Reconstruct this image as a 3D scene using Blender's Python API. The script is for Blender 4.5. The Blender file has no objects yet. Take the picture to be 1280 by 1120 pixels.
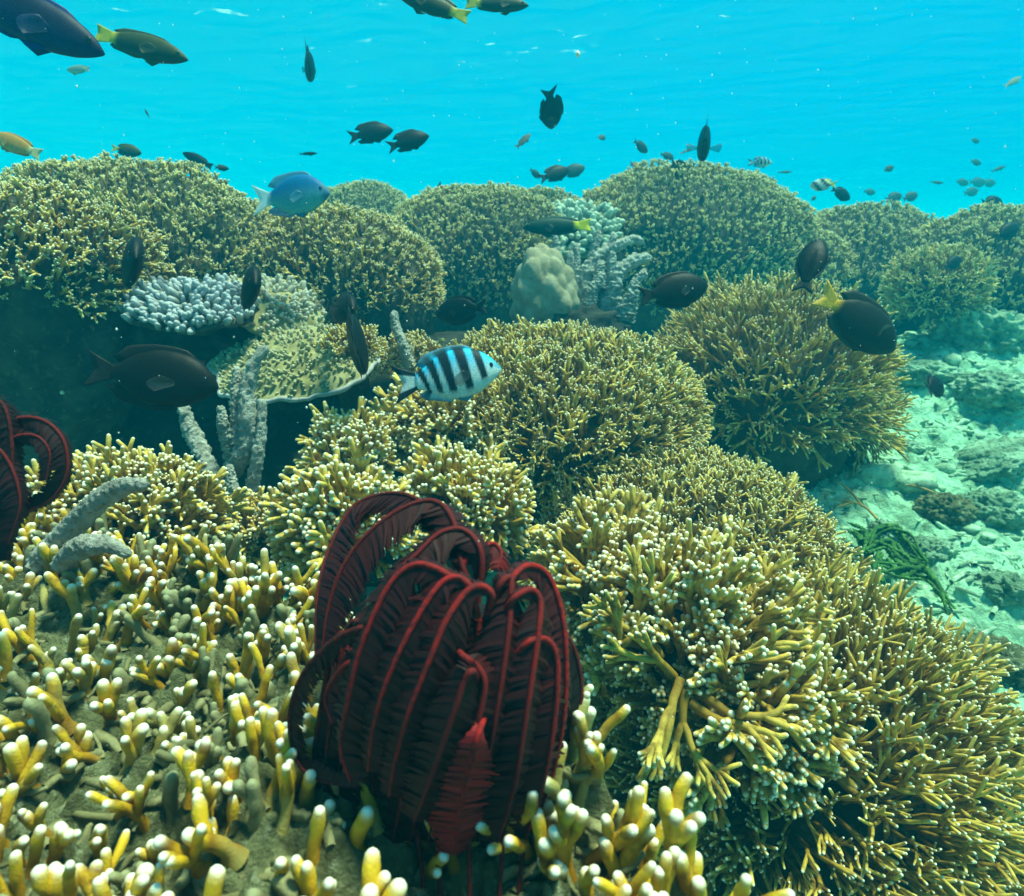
import bpy, math, random
import numpy as np
from mathutils import Vector, Matrix

# ------------------------------------------------------------------ camera, world, sun, exposure
SC = bpy.context.scene
COL = SC.collection
PITCH = math.radians(15.0)
F = 834.0                                    # focal length in photo pixels (photo 1280 x 1120)
cam_d = bpy.data.cameras.new('camera')
cam_d.lens = 36.0 * F / 1280.0
cam_d.clip_start = 0.01
cam_d.clip_end = 200.0
cam_d.dof.use_dof = True
cam_d.dof.focus_distance = 0.75
cam_d.dof.aperture_fstop = 11.0
cam = bpy.data.objects.new('camera', cam_d)
cam.location = (0, 0, 0)
cam.rotation_euler = (math.radians(90) - PITCH, 0, 0)
COL.objects.link(cam)
SC.camera = cam

SUN_EL, SUN_AZ = math.radians(74), math.radians(75)      # azimuth from +Y, towards -X when negative
w = bpy.data.worlds.new('World'); SC.world = w; w.use_nodes = True
nt = w.node_tree; nt.nodes.clear()
sky = nt.nodes.new('ShaderNodeTexSky'); sky.sky_type = 'NISHITA'; sky.sun_disc = False
sky.sun_elevation = SUN_EL; sky.sun_rotation = SUN_AZ
tint = nt.nodes.new('ShaderNodeMix'); tint.data_type = 'RGBA'; tint.blend_type = 'MULTIPLY'
tint.inputs[0].default_value = 1.0
geo = nt.nodes.new('ShaderNodeTexCoord'); sep = nt.nodes.new('ShaderNodeSeparateXYZ'); rmp = nt.nodes.new('ShaderNodeValToRGB')
nt.links.new(geo.outputs['Generated'], sep.inputs[0]); dot = nt.nodes.new('ShaderNodeVectorMath'); dot.operation = 'DOT_PRODUCT'; dot.inputs[1].default_value = (-0.14, 0, 1)     # the water is brighter to the left
nt.links.new(geo.outputs['Generated'], dot.inputs[0]); nt.links.new(dot.outputs['Value'], rmp.inputs[0])
rmp.color_ramp.elements[0].position = 0.02; rmp.color_ramp.elements[0].color = (0.000, 0.20, 0.52, 1)
rmp.color_ramp.elements[1].position = 0.62; rmp.color_ramp.elements[1].color = (0.50, 1.0, 0.95, 1)     # light down through the sea, with red added above the view for ambient
e_ = rmp.color_ramp.elements.new(0.16); e_.color = (0.0, 0.54, 0.78, 1)
e_ = rmp.color_ramp.elements.new(0.36); e_.color = (0.012, 1.0, 0.96, 1)
nt.links.new(rmp.outputs[0], tint.inputs[7])
bg = nt.nodes.new('ShaderNodeBackground'); bg.inputs[1].default_value = 0.09
wo = nt.nodes.new('ShaderNodeOutputWorld')
nt.links.new(sky.outputs[0], tint.inputs[6]); nt.links.new(tint.outputs[2], bg.inputs[0]); nt.links.new(bg.outputs[0], wo.inputs[0])

sun_d = bpy.data.lights.new('sun', 'SUN'); sun_d.energy = 5.0; sun_d.angle = math.radians(9); sun_d.color = (1.0, 0.86, 0.62)
sun = bpy.data.objects.new('sun', sun_d)
TOSUN = Vector((math.cos(SUN_EL) * math.sin(SUN_AZ), math.cos(SUN_EL) * math.cos(SUN_AZ), math.sin(SUN_EL)))
sun.rotation_euler = TOSUN.to_track_quat('Z', 'Y').to_euler()
sun.location = (0, 0, 5)
COL.objects.link(sun)
SC.view_settings.view_transform = 'Standard'
SC.view_settings.look = 'None'
SC.view_settings.gamma = 1.0
SC.view_settings.exposure = 0.95
SC.render.engine = 'CYCLES'
cy = SC.cycles
cy.use_denoising = True
cy.max_bounces = 6; cy.diffuse_bounces = 3; cy.glossy_bounces = 2; cy.transmission_bounces = 3
cy.transparent_max_bounces = 10; cy.volume_bounces = 1
cy.caustics_reflective = False; cy.caustics_refractive = False
cy.sample_clamp_indirect = 4.0

# the water itself: an even, pale blue-green volume round everything
HX, HY0, HY1, HZ0, HZ1 = 15.0, -4.0, 27.0, -3.2, 1.75
HAZE_DENSITY = 0.15

# ------------------------------------------------------------------ helpers
def at(px, py, d):
    """pixel of the photograph + depth in metres along the view axis -> world point"""
    u, v = (px - 640) / F, -(py - 560) / F
    return np.array([u * d, d * (math.cos(PITCH) + v * math.sin(PITCH)), d * (-math.sin(PITCH) + v * math.cos(PITCH))])

RIGHT = np.array([1.0, 0, 0])
UP = np.array([0, math.sin(PITCH), math.cos(PITCH)])
FWD = np.array([0, math.cos(PITCH), -math.sin(PITCH)])

def nrm(v):
    v = np.asarray(v, float)
    return v / np.maximum(np.linalg.norm(v, axis=-1, keepdims=True), 1e-9)

def _h(ix, iy, iz, seed):
    n = (ix * 374761393 + iy * 668265263 + iz * 2147483647 + seed * 974634777) & 0x7fffffff
    n = ((n ^ (n >> 13)) * 1274126177) & 0x7fffffff
    n = (n ^ (n >> 16)) & 0xffff
    return n / 65535.0

def vnoise(P, seed=0):
    P = np.asarray(P, float)
    i = np.floor(P).astype(np.int64); f = P - i
    f = f * f * f * (f * (f * 6 - 15) + 10)
    x, y, z = i[..., 0], i[..., 1], i[..., 2]
    fx, fy, fz = f[..., 0], f[..., 1], f[..., 2]
    r = 0
    for dx in (0, 1):
        for dy in (0, 1):
            for dz in (0, 1):
                wgt = (fx if dx else 1 - fx) * (fy if dy else 1 - fy) * (fz if dz else 1 - fz)
                r = r + wgt * _h(x + dx, y + dy, z + dz, seed)
    return r * 2 - 1

def fbm(P, octaves=4, seed=0, gain=0.5):
    P = np.asarray(P, float); s = 0; a = 1.0; t = 0
    for k in range(octaves):
        s = s + a * vnoise(P * (2.03 ** k) + 17.3 * k, seed + k); t += a; a *= gain
    return s / t

def worley(P, seed=0):
    """distance to the nearest jittered cell point (vectorised)"""
    P = np.asarray(P, float); i = np.floor(P).astype(np.int64); best = np.full(P.shape[:-1], 9.0)
    for dx in (-1, 0, 1):
        for dy in (-1, 0, 1):
            for dz in (-1, 0, 1):
                c = i + np.array([dx, dy, dz])
                q = c + np.stack([_h(c[..., 0], c[..., 1], c[..., 2], seed + k) for k in (1, 2, 3)], -1)
                best = np.minimum(best, np.linalg.norm(q - P, axis=-1))
    return best

def sstep(a, b, x):
    t = np.clip((np.asarray(x, float) - a) / (b - a), 0, 1)
    return t * t * (3 - 2 * t)

def mesh_obj(name, V, quads=None, tris=None, mats=(), parent=None, attrs=None, cols=None, mat_idx=None, smooth=True, loc=None):
    V = np.asarray(V, np.float32)
    if loc is not None:
        V = V - np.asarray(loc, np.float32)
    me = bpy.data.meshes.new(name)
    nq = 0 if quads is None else len(quads); ntri = 0 if tris is None else len(tris)
    loops = np.concatenate([np.asarray(quads, np.int32).ravel() if nq else np.zeros(0, np.int32),
                            np.asarray(tris, np.int32).ravel() if ntri else np.zeros(0, np.int32)])
    starts = np.concatenate([np.arange(nq, dtype=np.int32) * 4, nq * 4 + np.arange(ntri, dtype=np.int32) * 3])
    me.vertices.add(len(V)); me.vertices.foreach_set('co', V.ravel())
    me.loops.add(len(loops)); me.loops.foreach_set('vertex_index', loops)
    me.polygons.add(nq + ntri); me.polygons.foreach_set('loop_start', starts)
    if mat_idx is not None:
        me.polygons.foreach_set('material_index', np.asarray(mat_idx, np.int32))
    me.update(calc_edges=True)
    if smooth:
        me.polygons.foreach_set('use_smooth', np.ones(nq + ntri, bool))
    for k, a in (attrs or {}).items():
        at_ = me.attributes.new(k, 'FLOAT', 'POINT'); at_.data.foreach_set('value', np.asarray(a, np.float32).ravel())
    if cols is not None:
        c = np.ones((len(V), 4), np.float32); c[:, :3] = cols
        ca = me.attributes.new('Col', 'FLOAT_COLOR', 'POINT'); ca.data.foreach_set('color', c.ravel())
    for m in mats:
        me.materials.append(m)
    o = bpy.data.objects.new(name, me); COL.objects.link(o)
    if loc is not None:
        o.location = loc
    if parent is not None:
        o.parent = parent
        if loc is not None:
            o.location = np.asarray(loc) - np.asarray(parent.location)
    return o

def tag(o, label=None, cat=None, group=None, kind=None):
    if label: o['label'] = label
    if cat: o['category'] = cat
    if group: o['group'] = group
    if kind: o['kind'] = kind
    return o

def empty(name, loc):
    o = bpy.data.objects.new(name, None); o.location = tuple(float(x) for x in loc); o.empty_display_size = 0.05
    COL.objects.link(o); return o

class MB:
    """collects vertices / quads / tris / one float attribute / material index"""
    def __init__(s):
        s.V = []; s.Q = []; s.T = []; s.A = []; s.B = []; s.qm = []; s.tm = []; s.n = 0
    def add(s, V, Q=None, T=None, a=0.0, b=0.0, m=0):
        V = np.asarray(V, float)
        s.V.append(V)
        if Q is not None and len(Q): s.Q.append(np.asarray(Q) + s.n); s.qm.append(np.full(len(Q), m))
        if T is not None and len(T): s.T.append(np.asarray(T) + s.n); s.tm.append(np.full(len(T), m))
        s.A.append(np.broadcast_to(np.asarray(a, float), (len(V),))); s.B.append(np.broadcast_to(np.asarray(b, float), (len(V),)))
        s.n += len(V)
    def arrays(s):
        return (np.concatenate(s.V), np.concatenate(s.Q) if s.Q else np.zeros((0, 4), int),
                np.concatenate(s.T) if s.T else np.zeros((0, 3), int), np.concatenate(s.A), np.concatenate(s.B))
    def build(s, name, mats, parent=None, loc=None, smooth=True):
        V, Q, T, A, B = s.arrays()
        mi = np.concatenate(s.qm + s.tm) if (s.qm or s.tm) else None
        return mesh_obj(name, V, Q, T, mats, parent, {'tip': A, 'var': B}, mat_idx=mi, loc=loc, smooth=smooth)

def tube(P, R, sides=6, cap=True, twist=0.0, rough=0.0, rng=None):
    """round-ended tube along polyline P; returns V, quads, tris, s (0..1 along, by ring)"""
    P = np.asarray(P, float); R = np.asarray(R, float); n = len(P)
    T = np.gradient(P, axis=0); T = nrm(T)
    s = np.linspace(0, 1, n)
    if cap:
        e, r, t = P[-1], R[-1], T[-1]
        P = np.concatenate([P, [e + t * r * 0.5, e + t * r * 0.85]])
        R = np.concatenate([R, [r * 0.86, r * 0.5]]); T = np.concatenate([T, [t, t]]); s = np.concatenate([s, [1.33, 1.7]])
    a = np.array([0.31, 0.52, 0.79]); a = a if abs(np.dot(a, T[0])) < 0.9 else np.array([1.0, 0, 0])
    N = np.zeros_like(P); u = nrm(np.cross(T[0], a))
    for k in range(len(P)):
        u = u - T[k] * np.dot(u, T[k]); u = nrm(u); N[k] = u
    B = np.cross(T, N)
    th = np.linspace(0, 2 * math.pi, sides, endpoint=False) + twist
    rad = R[:, None] * np.ones((1, sides))
    if rough and rng is not None:
        rad = rad * (1 + rough * rng.uniform(-1, 1, rad.shape))
    V = P[:, None, :] + rad[..., None] * (np.cos(th)[None, :, None] * N[:, None, :] + np.sin(th)[None, :, None] * B[:, None, :])
    m = len(P); V = V.reshape(-1, 3)
    i = np.arange(m - 1)[:, None] * sides; j = np.arange(sides)[None, :]; j2 = (j + 1) % sides
    Q = np.stack([i + j, i + j2, i + sides + j2, i + sides + j], -1).reshape(-1, 4)
    Tt = np.zeros((0, 3), int); S = np.repeat(s, sides)
    if cap:
        V = np.concatenate([V, [P[-1] + T[-1] * R[-1] * 0.4]]); k = len(V) - 1
        b = (m - 1) * sides
        Tt = np.stack([b + np.arange(sides), b + (np.arange(sides) + 1) % sides, np.full(sides, k)], -1)
        S = np.concatenate([S, [2.0]])
    return V, Q, Tt, S

def rot_about(v, axis, ang):
    axis = nrm(axis); c, s = math.cos(ang), math.sin(ang)
    return v * c + np.cross(axis, v) * s + axis * np.dot(axis, v) * (1 - c)

# ------------------------------------------------------------------ materials
def new_mat(name):
    m = bpy.data.materials.new(name); m.use_nodes = True
    n = m.node_tree; b = n.nodes['Principled BSDF']
    return m, n, b

def node(n, t, **kw):
    o = n.nodes.new(t)
    for k, v in kw.items(): setattr(o, k, v)
    return o

def mixc(n, fac, a, b, blend='MIX'):
    m = node(n, 'ShaderNodeMix', data_type='RGBA', blend_type=blend)
    for i, x in ((0, fac), (6, a), (7, b)):
        if hasattr(x, 'links') or isinstance(x, bpy.types.NodeSocket): n.links.new(x, m.inputs[i])
        elif i == 0: m.inputs[i].default_value = x
        else: m.inputs[i].default_value = (*x, 1)
    return m.outputs[2]

def noise(n, scale, detail=4, rough=0.55, coord='Object'):
    tc = node(n, 'ShaderNodeTexCoord'); t = node(n, 'ShaderNodeTexNoise')
    t.inputs['Scale'].default_value = scale; t.inputs['Detail'].default_value = detail; t.inputs['Roughness'].default_value = rough
    n.links.new(tc.outputs[coord], t.inputs['Vector']); return t.outputs['Fac']

def ramp(n, x, lo, hi):
    m = node(n, 'ShaderNodeMapRange'); m.interpolation_type = 'SMOOTHSTEP'
    n.links.new(x, m.inputs[0]); m.inputs[1].default_value = lo; m.inputs[2].default_value = hi
    return m.outputs[0]

def attr(n, name):
    a = node(n, 'ShaderNodeAttribute'); a.attribute_name = name; return a.outputs['Fac']

def bump(n, b, h, strength=0.4, dist=0.002):
    bp = node(n, 'ShaderNodeBump'); bp.inputs['Strength'].default_value = strength; bp.inputs['Distance'].default_value = dist
    n.links.new(h, bp.inputs['Height']); n.links.new(bp.outputs[0], b.inputs['Normal'])

def coral_mat(name, ca, cb, tip, tip_pow=1.0, algae=None, rough=0.6, aged=False):
    m, n, b = new_mat(name)
    tipa = attr(n, 'tip')
    ad = node(n, 'ShaderNodeMath', operation='MULTIPLY_ADD'); ad.inputs[1].default_value = 0.55; ad.inputs[2].default_value = -0.40
    n.links.new(attr(n, 'var'), ad.inputs[0])
    ag = node(n, 'ShaderNodeMath', operation='MULTIPLY_ADD', use_clamp=True); ag.inputs[1].default_value = 3.6
    n.links.new(tipa, ag.inputs[0]); n.links.new(ad.outputs[0], ag.inputs[2])
    c = mixc(n, ag.outputs[0] if aged else attr(n, 'var'), ca, cb)
    c = mixc(n, ramp(n, noise(n, 60, 3), 0.42, 0.7), c, tuple(x * 0.62 for x in ca))
    if algae: c = mixc(n, ramp(n, noise(n, 9, 4), 0.52, 0.68), c, algae)
    c = mixc(n, ramp(n, tipa, 0.36, 1.0) if aged else tipa, c, tip)
    n.links.new(c, b.inputs['Base Color'])
    b.inputs['Roughness'].default_value = rough; b.inputs['Specular IOR Level'].default_value = 0.25
    bump(n, b, noise(n, 520, 4, 0.7), 0.6, 0.0016)
    return m

def stone_mat(name, ca, cb, cc, scale=14, fine=160, bs=0.7, bd=0.006, rough=0.9, spread=(0.38, 0.64)):
    m, n, b = new_mat(name)
    c = mixc(n, ramp(n, noise(n, scale, 6), *spread), ca, cb)
    c = mixc(n, ramp(n, noise(n, scale * 3.3, 5), 0.52, 0.72), c, cc)
    n.links.new(c, b.inputs['Base Color'])
    b.inputs['Roughness'].default_value = rough; b.inputs['Specular IOR Level'].default_value = 0.15
    bump(n, b, noise(n, fine, 6, 0.65), bs, bd)
    return m

M = {}
M['fire_far'] = coral_mat('pale fire coral', (0.27, 0.165, 0.02), (0.76, 0.59, 0.17), (0.90, 0.88, 0.60), aged=True)
M['fire_mid'] = coral_mat('ochre fire coral', (0.27, 0.14, 0.008), (0.76, 0.55, 0.11), (0.93, 0.92, 0.72), aged=True)
M['fire_near'] = coral_mat('golden fire coral', (0.28, 0.155, 0.008), (0.70, 0.50, 0.085), (0.90, 0.90, 0.72), aged=True)
M['fire_front'] = coral_mat('yellow fire coral', (0.36, 0.165, 0.002), (0.72, 0.46, 0.016), (0.90, 0.92, 0.78), algae=(0.34, 0.30, 0.09), aged=True)
M['dead'] = coral_mat('algae covered coral stub', (0.16, 0.15, 0.06), (0.30, 0.29, 0.14), (0.30, 0.31, 0.17))
M['knob'] = coral_mat('pale knobbly coral', (0.12, 0.13, 0.10), (0.24, 0.24, 0.20), (0.44, 0.46, 0.47))
M['knob_far'] = coral_mat('grey green knobbly coral', (0.15, 0.19, 0.13), (0.22, 0.27, 0.19), (0.50, 0.56, 0.42))
M['base'] = stone_mat('coral base rock', (0.035, 0.032, 0.022), (0.075, 0.065, 0.04), (0.11, 0.10, 0.06), 22)  # dark tone puts shade into the gaps between branches and knobs
M['cliff'] = stone_mat('shade toned reef rock', (0.014, 0.016, 0.013), (0.035, 0.036, 0.026), (0.06, 0.06, 0.04), 9)  # deep shade of the hollows is put into the rock colour
M['bed'] = stone_mat('turf covered rubble', (0.085, 0.09, 0.035), (0.21, 0.23, 0.11), (0.33, 0.37, 0.23), 34, 260, 1.0, 0.008)
M['sand'] = stone_mat('coral sand and rubble', (0.21, 0.39, 0.24), (0.47, 0.82, 0.54), (0.12, 0.21, 0.12), 12, 70, 1.0, 0.02, spread=(0.34, 0.6))
M['rock'] = stone_mat('pale reef stone', (0.18, 0.30, 0.18), (0.44, 0.66, 0.44), (0.11, 0.17, 0.09), 17, 80, 1.0, 0.02)
M['rubble'] = stone_mat('coral fragments', (0.25, 0.38, 0.24), (0.50, 0.72, 0.48), (0.14, 0.20, 0.11), 30, 200)
M['boulder'] = stone_mat('smooth boulder coral', (0.36, 0.31, 0.19), (0.46, 0.41, 0.27), (0.25, 0.22, 0.13), 24, 300, 0.9, 0.005, 0.8)
M['soft'] = stone_mat('grey finger soft coral', (0.32, 0.33, 0.28), (0.56, 0.56, 0.48), (0.18, 0.18, 0.14), 60, 300, 1.0, 0.006)
M['plate'] = stone_mat('olive plate coral', (0.27, 0.23, 0.09), (0.42, 0.36, 0.16), (0.20, 0.17, 0.08), 18, 300, 0.5, 0.003)
M['rim'] = stone_mat('pale growing rim', (0.36, 0.34, 0.31), (0.50, 0.48, 0.46), (0.28, 0.26, 0.20), 30, 300, 0.3, 0.002)
M['alga'] = stone_mat('green alga', (0.02, 0.08, 0.015), (0.06, 0.18, 0.03), (0.10, 0.22, 0.05), 40, 200, 0.5, 0.003, 0.7)
M['twig'] = coral_mat('fallen coral branch', (0.40, 0.24, 0.05), (0.46, 0.30, 0.08), (0.6, 0.5, 0.25))

def rachis_mat():
    m, n, b = new_mat('crinoid rachis')
    c = mixc(n, attr(n, 'var'), (0.035, 0.003, 0.003), (0.30, 0.009, 0.008))
    c = mixc(n, ramp(n, noise(n, 300, 2), 0.4, 0.65), c, (0.12, 0.008, 0.008))
    n.links.new(c, b.inputs['Base Color']); b.inputs['Roughness'].default_value = 0.75; b.inputs['Specular IOR Level'].default_value = 0.2
    bump(n, b, noise(n, 900, 2), 0.5, 0.001); return m
def pinnule_mat():
    m, n, b = new_mat('crinoid pinnules')
    c = mixc(n, attr(n, 'var'), (0.005, 0.0004, 0.0007), (0.34, 0.007, 0.010))
    n.links.new(c, b.inputs['Base Color']); b.inputs['Roughness'].default_value = 0.6
    b.inputs['Specular IOR Level'].default_value = 0.25
    return m
M['rachis'], M['pinnule'] = rachis_mat(), pinnule_mat()

def fish_mat():
    m, n, b = new_mat('fish scales')
    a = node(n, 'ShaderNodeAttribute'); a.attribute_name = 'Col'
    tc = node(n, 'ShaderNodeTexCoord'); vo = node(n, 'ShaderNodeTexVoronoi'); vo.inputs['Scale'].default_value = 60
    n.links.new(tc.outputs['Generated'], vo.inputs['Vector'])
    c = mixc(n, ramp(n, vo.outputs['Distance'], 0.1, 0.8), a.outputs['Color'], (0.40, 0.45, 0.5), 'MULTIPLY')
    c = mixc(n, 0.7, a.outputs['Color'], c)
    n.links.new(c, b.inputs['Base Color']); b.inputs['Roughness'].default_value = 0.5; b.inputs['Specular IOR Level'].default_value = 0.12
    bump(n, b, vo.outputs['Distance'], 0.15, 0.002)
    return m
def fin_mat():
    m, n, b = new_mat('fish fin membrane')
    a = node(n, 'ShaderNodeAttribute'); a.attribute_name = 'Col'
    n.links.new(a.outputs['Color'], b.inputs['Base Color']); b.inputs['Roughness'].default_value = 0.5
    b.inputs['Alpha'].default_value = 0.72
    return m
def clear_fin_mat():
    m, n, b = new_mat('clear fin membrane')
    a = node(n, 'ShaderNodeAttribute'); a.attribute_name = 'Col'
    n.links.new(a.outputs['Color'], b.inputs['Base Color']); b.inputs['Roughness'].default_value = 0.5
    b.inputs['Alpha'].default_value = 0.33
    return m
def plain(name, c, rough=0.3, spec=0.5):
    m, n, b = new_mat(name); b.inputs['Base Color'].default_value = (*c, 1); b.inputs['Roughness'].default_value = rough
    b.inputs['Specular IOR Level'].default_value = spec; return m
M['fish'], M['fin'], M['clear_fin'] = fish_mat(), fin_mat(), clear_fin_mat()
M['eye'] = plain('fish eye', (0.008, 0.008, 0.01), 0.15)
M['speck'] = plain('drifting particle', (0.75, 0.75, 0.7), 0.9, 0.1)

# ------------------------------------------------------------------ setting: seabed, water surface, haze
def seg_d(X, Y, poly):
    """signed distance to a polygon, negative inside"""
    P = np.stack([X, Y], -1); best = np.full(X.shape, 1e9); inside = np.zeros(X.shape, bool); n = len(poly)
    for k in range(n):
        a, b = np.array(poly[k], float), np.array(poly[(k + 1) % n], float)
        ab = b - a; t = np.clip(((P - a) @ ab) / (ab @ ab), 0, 1)
        best = np.minimum(best, np.linalg.norm(P - (a + t[..., None] * ab), axis=-1))
        c = ((a[1] > Y) != (b[1] > Y)) & (X < (b[0] - a[0]) * (Y - a[1]) / (b[1] - a[1] + 1e-12) + a[0])
        inside ^= c
    return np.where(inside, -best, best)

def ground_z(X, Y, detail=True):
    X = np.asarray(X, float); Y = np.asarray(Y, float)
    z = np.interp(Y, [-3, 0, .9, 1.4, 1.75, 2.5, 3.5, 5, 8, 30], [-.86, -.82, -.74, -.63, -.53, -.36, -.24, -.22, -.3, -1.6])
    z = z - 0.25 * sstep(0.35, -0.3, X) * sstep(3.0, 1.8, Y)
    z = z + 0.16 * np.exp(-((X - 1.75) / 0.45) ** 2 - ((Y - 2.35) / 0.35) ** 2)
    P = np.stack([X, Y, np.zeros_like(X)], -1)
    z = z + 0.05 * fbm(P * 2.2, 3, 5)
    if detail:
        z = z + 0.045 * fbm(P * 6.0, 3, 11) + 0.035 * np.abs(fbm(P * 15.0, 3, 23)) - 0.012
        z = z + 0.012 * fbm(P * 50.0, 2, 31)
    return z

def grid(xs, ys, fz):
    X, Y = np.meshgrid(xs, ys); Z = fz(X, Y)
    V = np.stack([X, Y, Z], -1).reshape(-1, 3); nx = len(xs)
    i = np.arange(len(ys) - 1)[:, None] * nx; j = np.arange(nx - 1)[None, :]
    return V, np.stack([i + j, i + j + 1, i + nx + j + 1, i + nx + j], -1).reshape(-1, 4)

def build_setting():
    xs = np.concatenate([np.linspace(-13.5, -2.6, 30), np.linspace(-2.5, 0.3, 110), np.linspace(0.31, 2.6, 260), np.linspace(2.7, 13.5, 40)])
    ys = np.concatenate([np.linspace(-3, 0.45, 16), np.linspace(0.5, 3.2, 300), np.linspace(3.25, 6, 50), np.linspace(6.3, 26, 40)])
    V, Q = grid(xs, ys, ground_z)
    tag(mesh_obj('seabed', V, Q, None, [M['sand']]), kind='structure')

    def waves(X, Y):
        P = np.stack([X * 0.75 + Y * 0.25, Y, np.zeros_like(X)], -1)
        return 1.32 + 0.03 * fbm(P * 0.7, 2, 3) + 0.025 * fbm(P * 2.1, 3, 7) + 0.018 * fbm(P * 6.5, 2, 9)
    xs = np.concatenate([np.linspace(-14, -6.2, 20), np.linspace(-6, 6, 300), np.linspace(6.2, 14, 20)])
    ys = np.concatenate([np.linspace(-3.5, 1.4, 14), np.linspace(1.5, 9, 260), np.linspace(9.2, 26.5, 90)])
    V, Q = grid(xs, ys, waves)
    m, n, b = new_mat('sea surface from below'); n.nodes.remove(b)
    out = n.nodes['Material Output']
    tr = node(n, 'ShaderNodeBsdfTransparent'); tr.inputs[0].default_value = (0.93, 1, 1, 1)
    gl = node(n, 'ShaderNodeBsdfGlass'); gl.inputs['IOR'].default_value = 1.33; gl.inputs['Roughness'].default_value = 0.03
    mx = node(n, 'ShaderNodeMixShader'); mx.inputs[0].default_value = 0.05
    n.links.new(tr.outputs[0], mx.inputs[1]); n.links.new(gl.outputs[0], mx.inputs[2]); n.links.new(mx.outputs[0], out.inputs['Surface'])
    tag(mesh_obj('water_surface', V, Q, None, [m]), kind='structure')

    # thin pale slivers added under the surface to stand in for its glints
    rng = np.random.default_rng(3); mb = MB(); m = bpy.data.materials.new('glint_sliver'); m.use_nodes = True; n = m.node_tree; n.nodes.remove(n.nodes['Principled BSDF'])
    tb = node(n, 'ShaderNodeBsdfTranslucent'); tb.inputs[0].default_value = (0.75, 0.9, 0.9, 1); tp = node(n, 'ShaderNodeBsdfTransparent'); mxf = node(n, 'ShaderNodeMixShader')
    n.links.new(ramp(n, noise(n, 9, 4), 0.42, 0.85), mxf.inputs[0]); n.links.new(tp.outputs[0], mxf.inputs[1]); n.links.new(tb.outputs[0], mxf.inputs[2]); n.links.new(mxf.outputs[0], n.nodes['Material Output'].inputs['Surface'])
    spots = [(729, 44, 22), (715, 64, 30), (647, 65, 26), (613, 55, 12), (575, 77, 12), (522, 101, 14), (462, 50, 26), (480, 5, 14), (249, 15, 18), (287, 15, 34), (257, 33, 14), (391, 60, 14),
             (700, 38, 10), (745, 58, 12), (560, 62, 12), (600, 80, 8), (668, 60, 10), (440, 108, 16), (410, 20, 18), (905, 20, 14), (820, 48, 12), (330, 88, 10), (150, 12, 16), (1020, 28, 12)]
    for px, py, l in spots:
        r = at(px, py, 1.0); P0 = r * (1.27 / r[2]); L = l * P0[1] / F * 0.5; th = rng.uniform(-0.25, 0.25)
        pts = [P0 + np.array([math.cos(th) * t * L, math.sin(th) * t * L * 3 + 0.1 * L * math.sin(t * 5 + px), 0]) for t in np.linspace(-1, 1, 12)]
        V, Q, T, S = tube(pts, L * 0.09 * np.sin(np.linspace(0.15, 3.0, 12)) * rng.uniform(0.5, 1.3, 12), 6, True); mb.add(V, Q, T)
    tag(mb.build('surface_glints', [m]), kind='stuff')

    c = np.array([[x, y, z] for x in (-HX, HX) for y in (HY0, HY1) for z in (HZ0, HZ1)])
    q = [[0, 1, 3, 2], [4, 6, 7, 5], [0, 4, 5, 1], [2, 3, 7, 6], [0, 2, 6, 4], [1, 5, 7, 3]]
    m, n, b = new_mat('sea water'); n.nodes.remove(b)
    pv = node(n, 'ShaderNodeVolumePrincipled')
    pv.inputs['Color'].default_value = (0.0, 0.235, 0.36, 1)
    pv.inputs['Absorption Color'].default_value = (0.0, 0.88, 0.95, 1)
    pv.inputs['Density'].default_value = HAZE_DENSITY
    pv.inputs['Anisotropy'].default_value = 0.3
    n.links.new(pv.outputs[0], n.nodes['Material Output'].inputs['Volume'])
    tag(mesh_obj('haze', c, q, None, [m], smooth=False), kind='stuff')
build_setting()

# ------------------------------------------------------------------ corals
def tuft(rng, levels=2, L=0.03, r=0.004, spread=0.5, planar=0.3, sides=5, nseg=2, tip_len=0.008, decay=0.85, taper=0.84, tri=0.2, lift=0.25):
    mb = MB()
    def grow(p, d, lev, rad, ln):
        pts = [p]; dd = d.copy(); step = ln / nseg
        for k in range(nseg):
            dd = nrm(dd + rng.normal(0, 0.12, 3) + np.array([0, 0, lift * 0.3])); pts.append(pts[-1] + dd * step)
        last = lev >= levels
        rr = np.linspace(rad, rad * (taper if not last else 0.80), len(pts))
        V, Q, T, S = tube(pts, rr, sides, True, rng.uniform(0, 6))
        if last:
            t = np.where(S > 1, 0.30 + 0.70 * np.clip(S - 1, 0, 1), 0.30 * np.clip((S * ln - (ln - tip_len * 1.5)) / (tip_len * 1.5), 0, 1) ** 1.3)
        else:
            t = np.zeros(len(V))
        mb.add(V, Q, T, a=t)
        if not last:
            k = 3 if rng.random() < tri else 2
            ax = nrm(np.array([0, 1.0, 0]) + rng.normal(0, 0.5 * (1 - planar) + 0.08, 3)) if planar > 0.5 else nrm(np.cross(dd, rng.normal(0, 1, 3)))
            offs = np.linspace(-1, 1, k) * spread * rng.uniform(0.75, 1.25) + rng.normal(0, 0.12)
            for o in offs:
                nl = lev + 1 if rng.random() > 0.12 else levels
                grow(pts[-1] - dd * rad * 0.3, nrm(rot_about(dd, ax, o) + rng.normal(0, 0.15 * (1 - planar) + 0.05, 3)), nl, rad * taper, ln * decay * rng.uniform(0.75, 1.2))
    grow(np.zeros(3), np.array([0, 0, 1.0]), 0, r, L)
    V, Q, T, A, B = mb.arrays(); hgt = V[:, 2].max()
    A = np.where(A > 0.05, 0.3 + 0.7 * A, 0.3 * np.clip(np.linalg.norm(V, axis=1) / hgt, 0, 1) ** 1.3)      # 0-0.3 old to young wood, above that the growing tip
    return V, Q, T, A, B

def make_protos(seed, n, **kw):
    rng = np.random.default_rng(seed); return [tuft(rng, **kw) for _ in range(n)]

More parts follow.
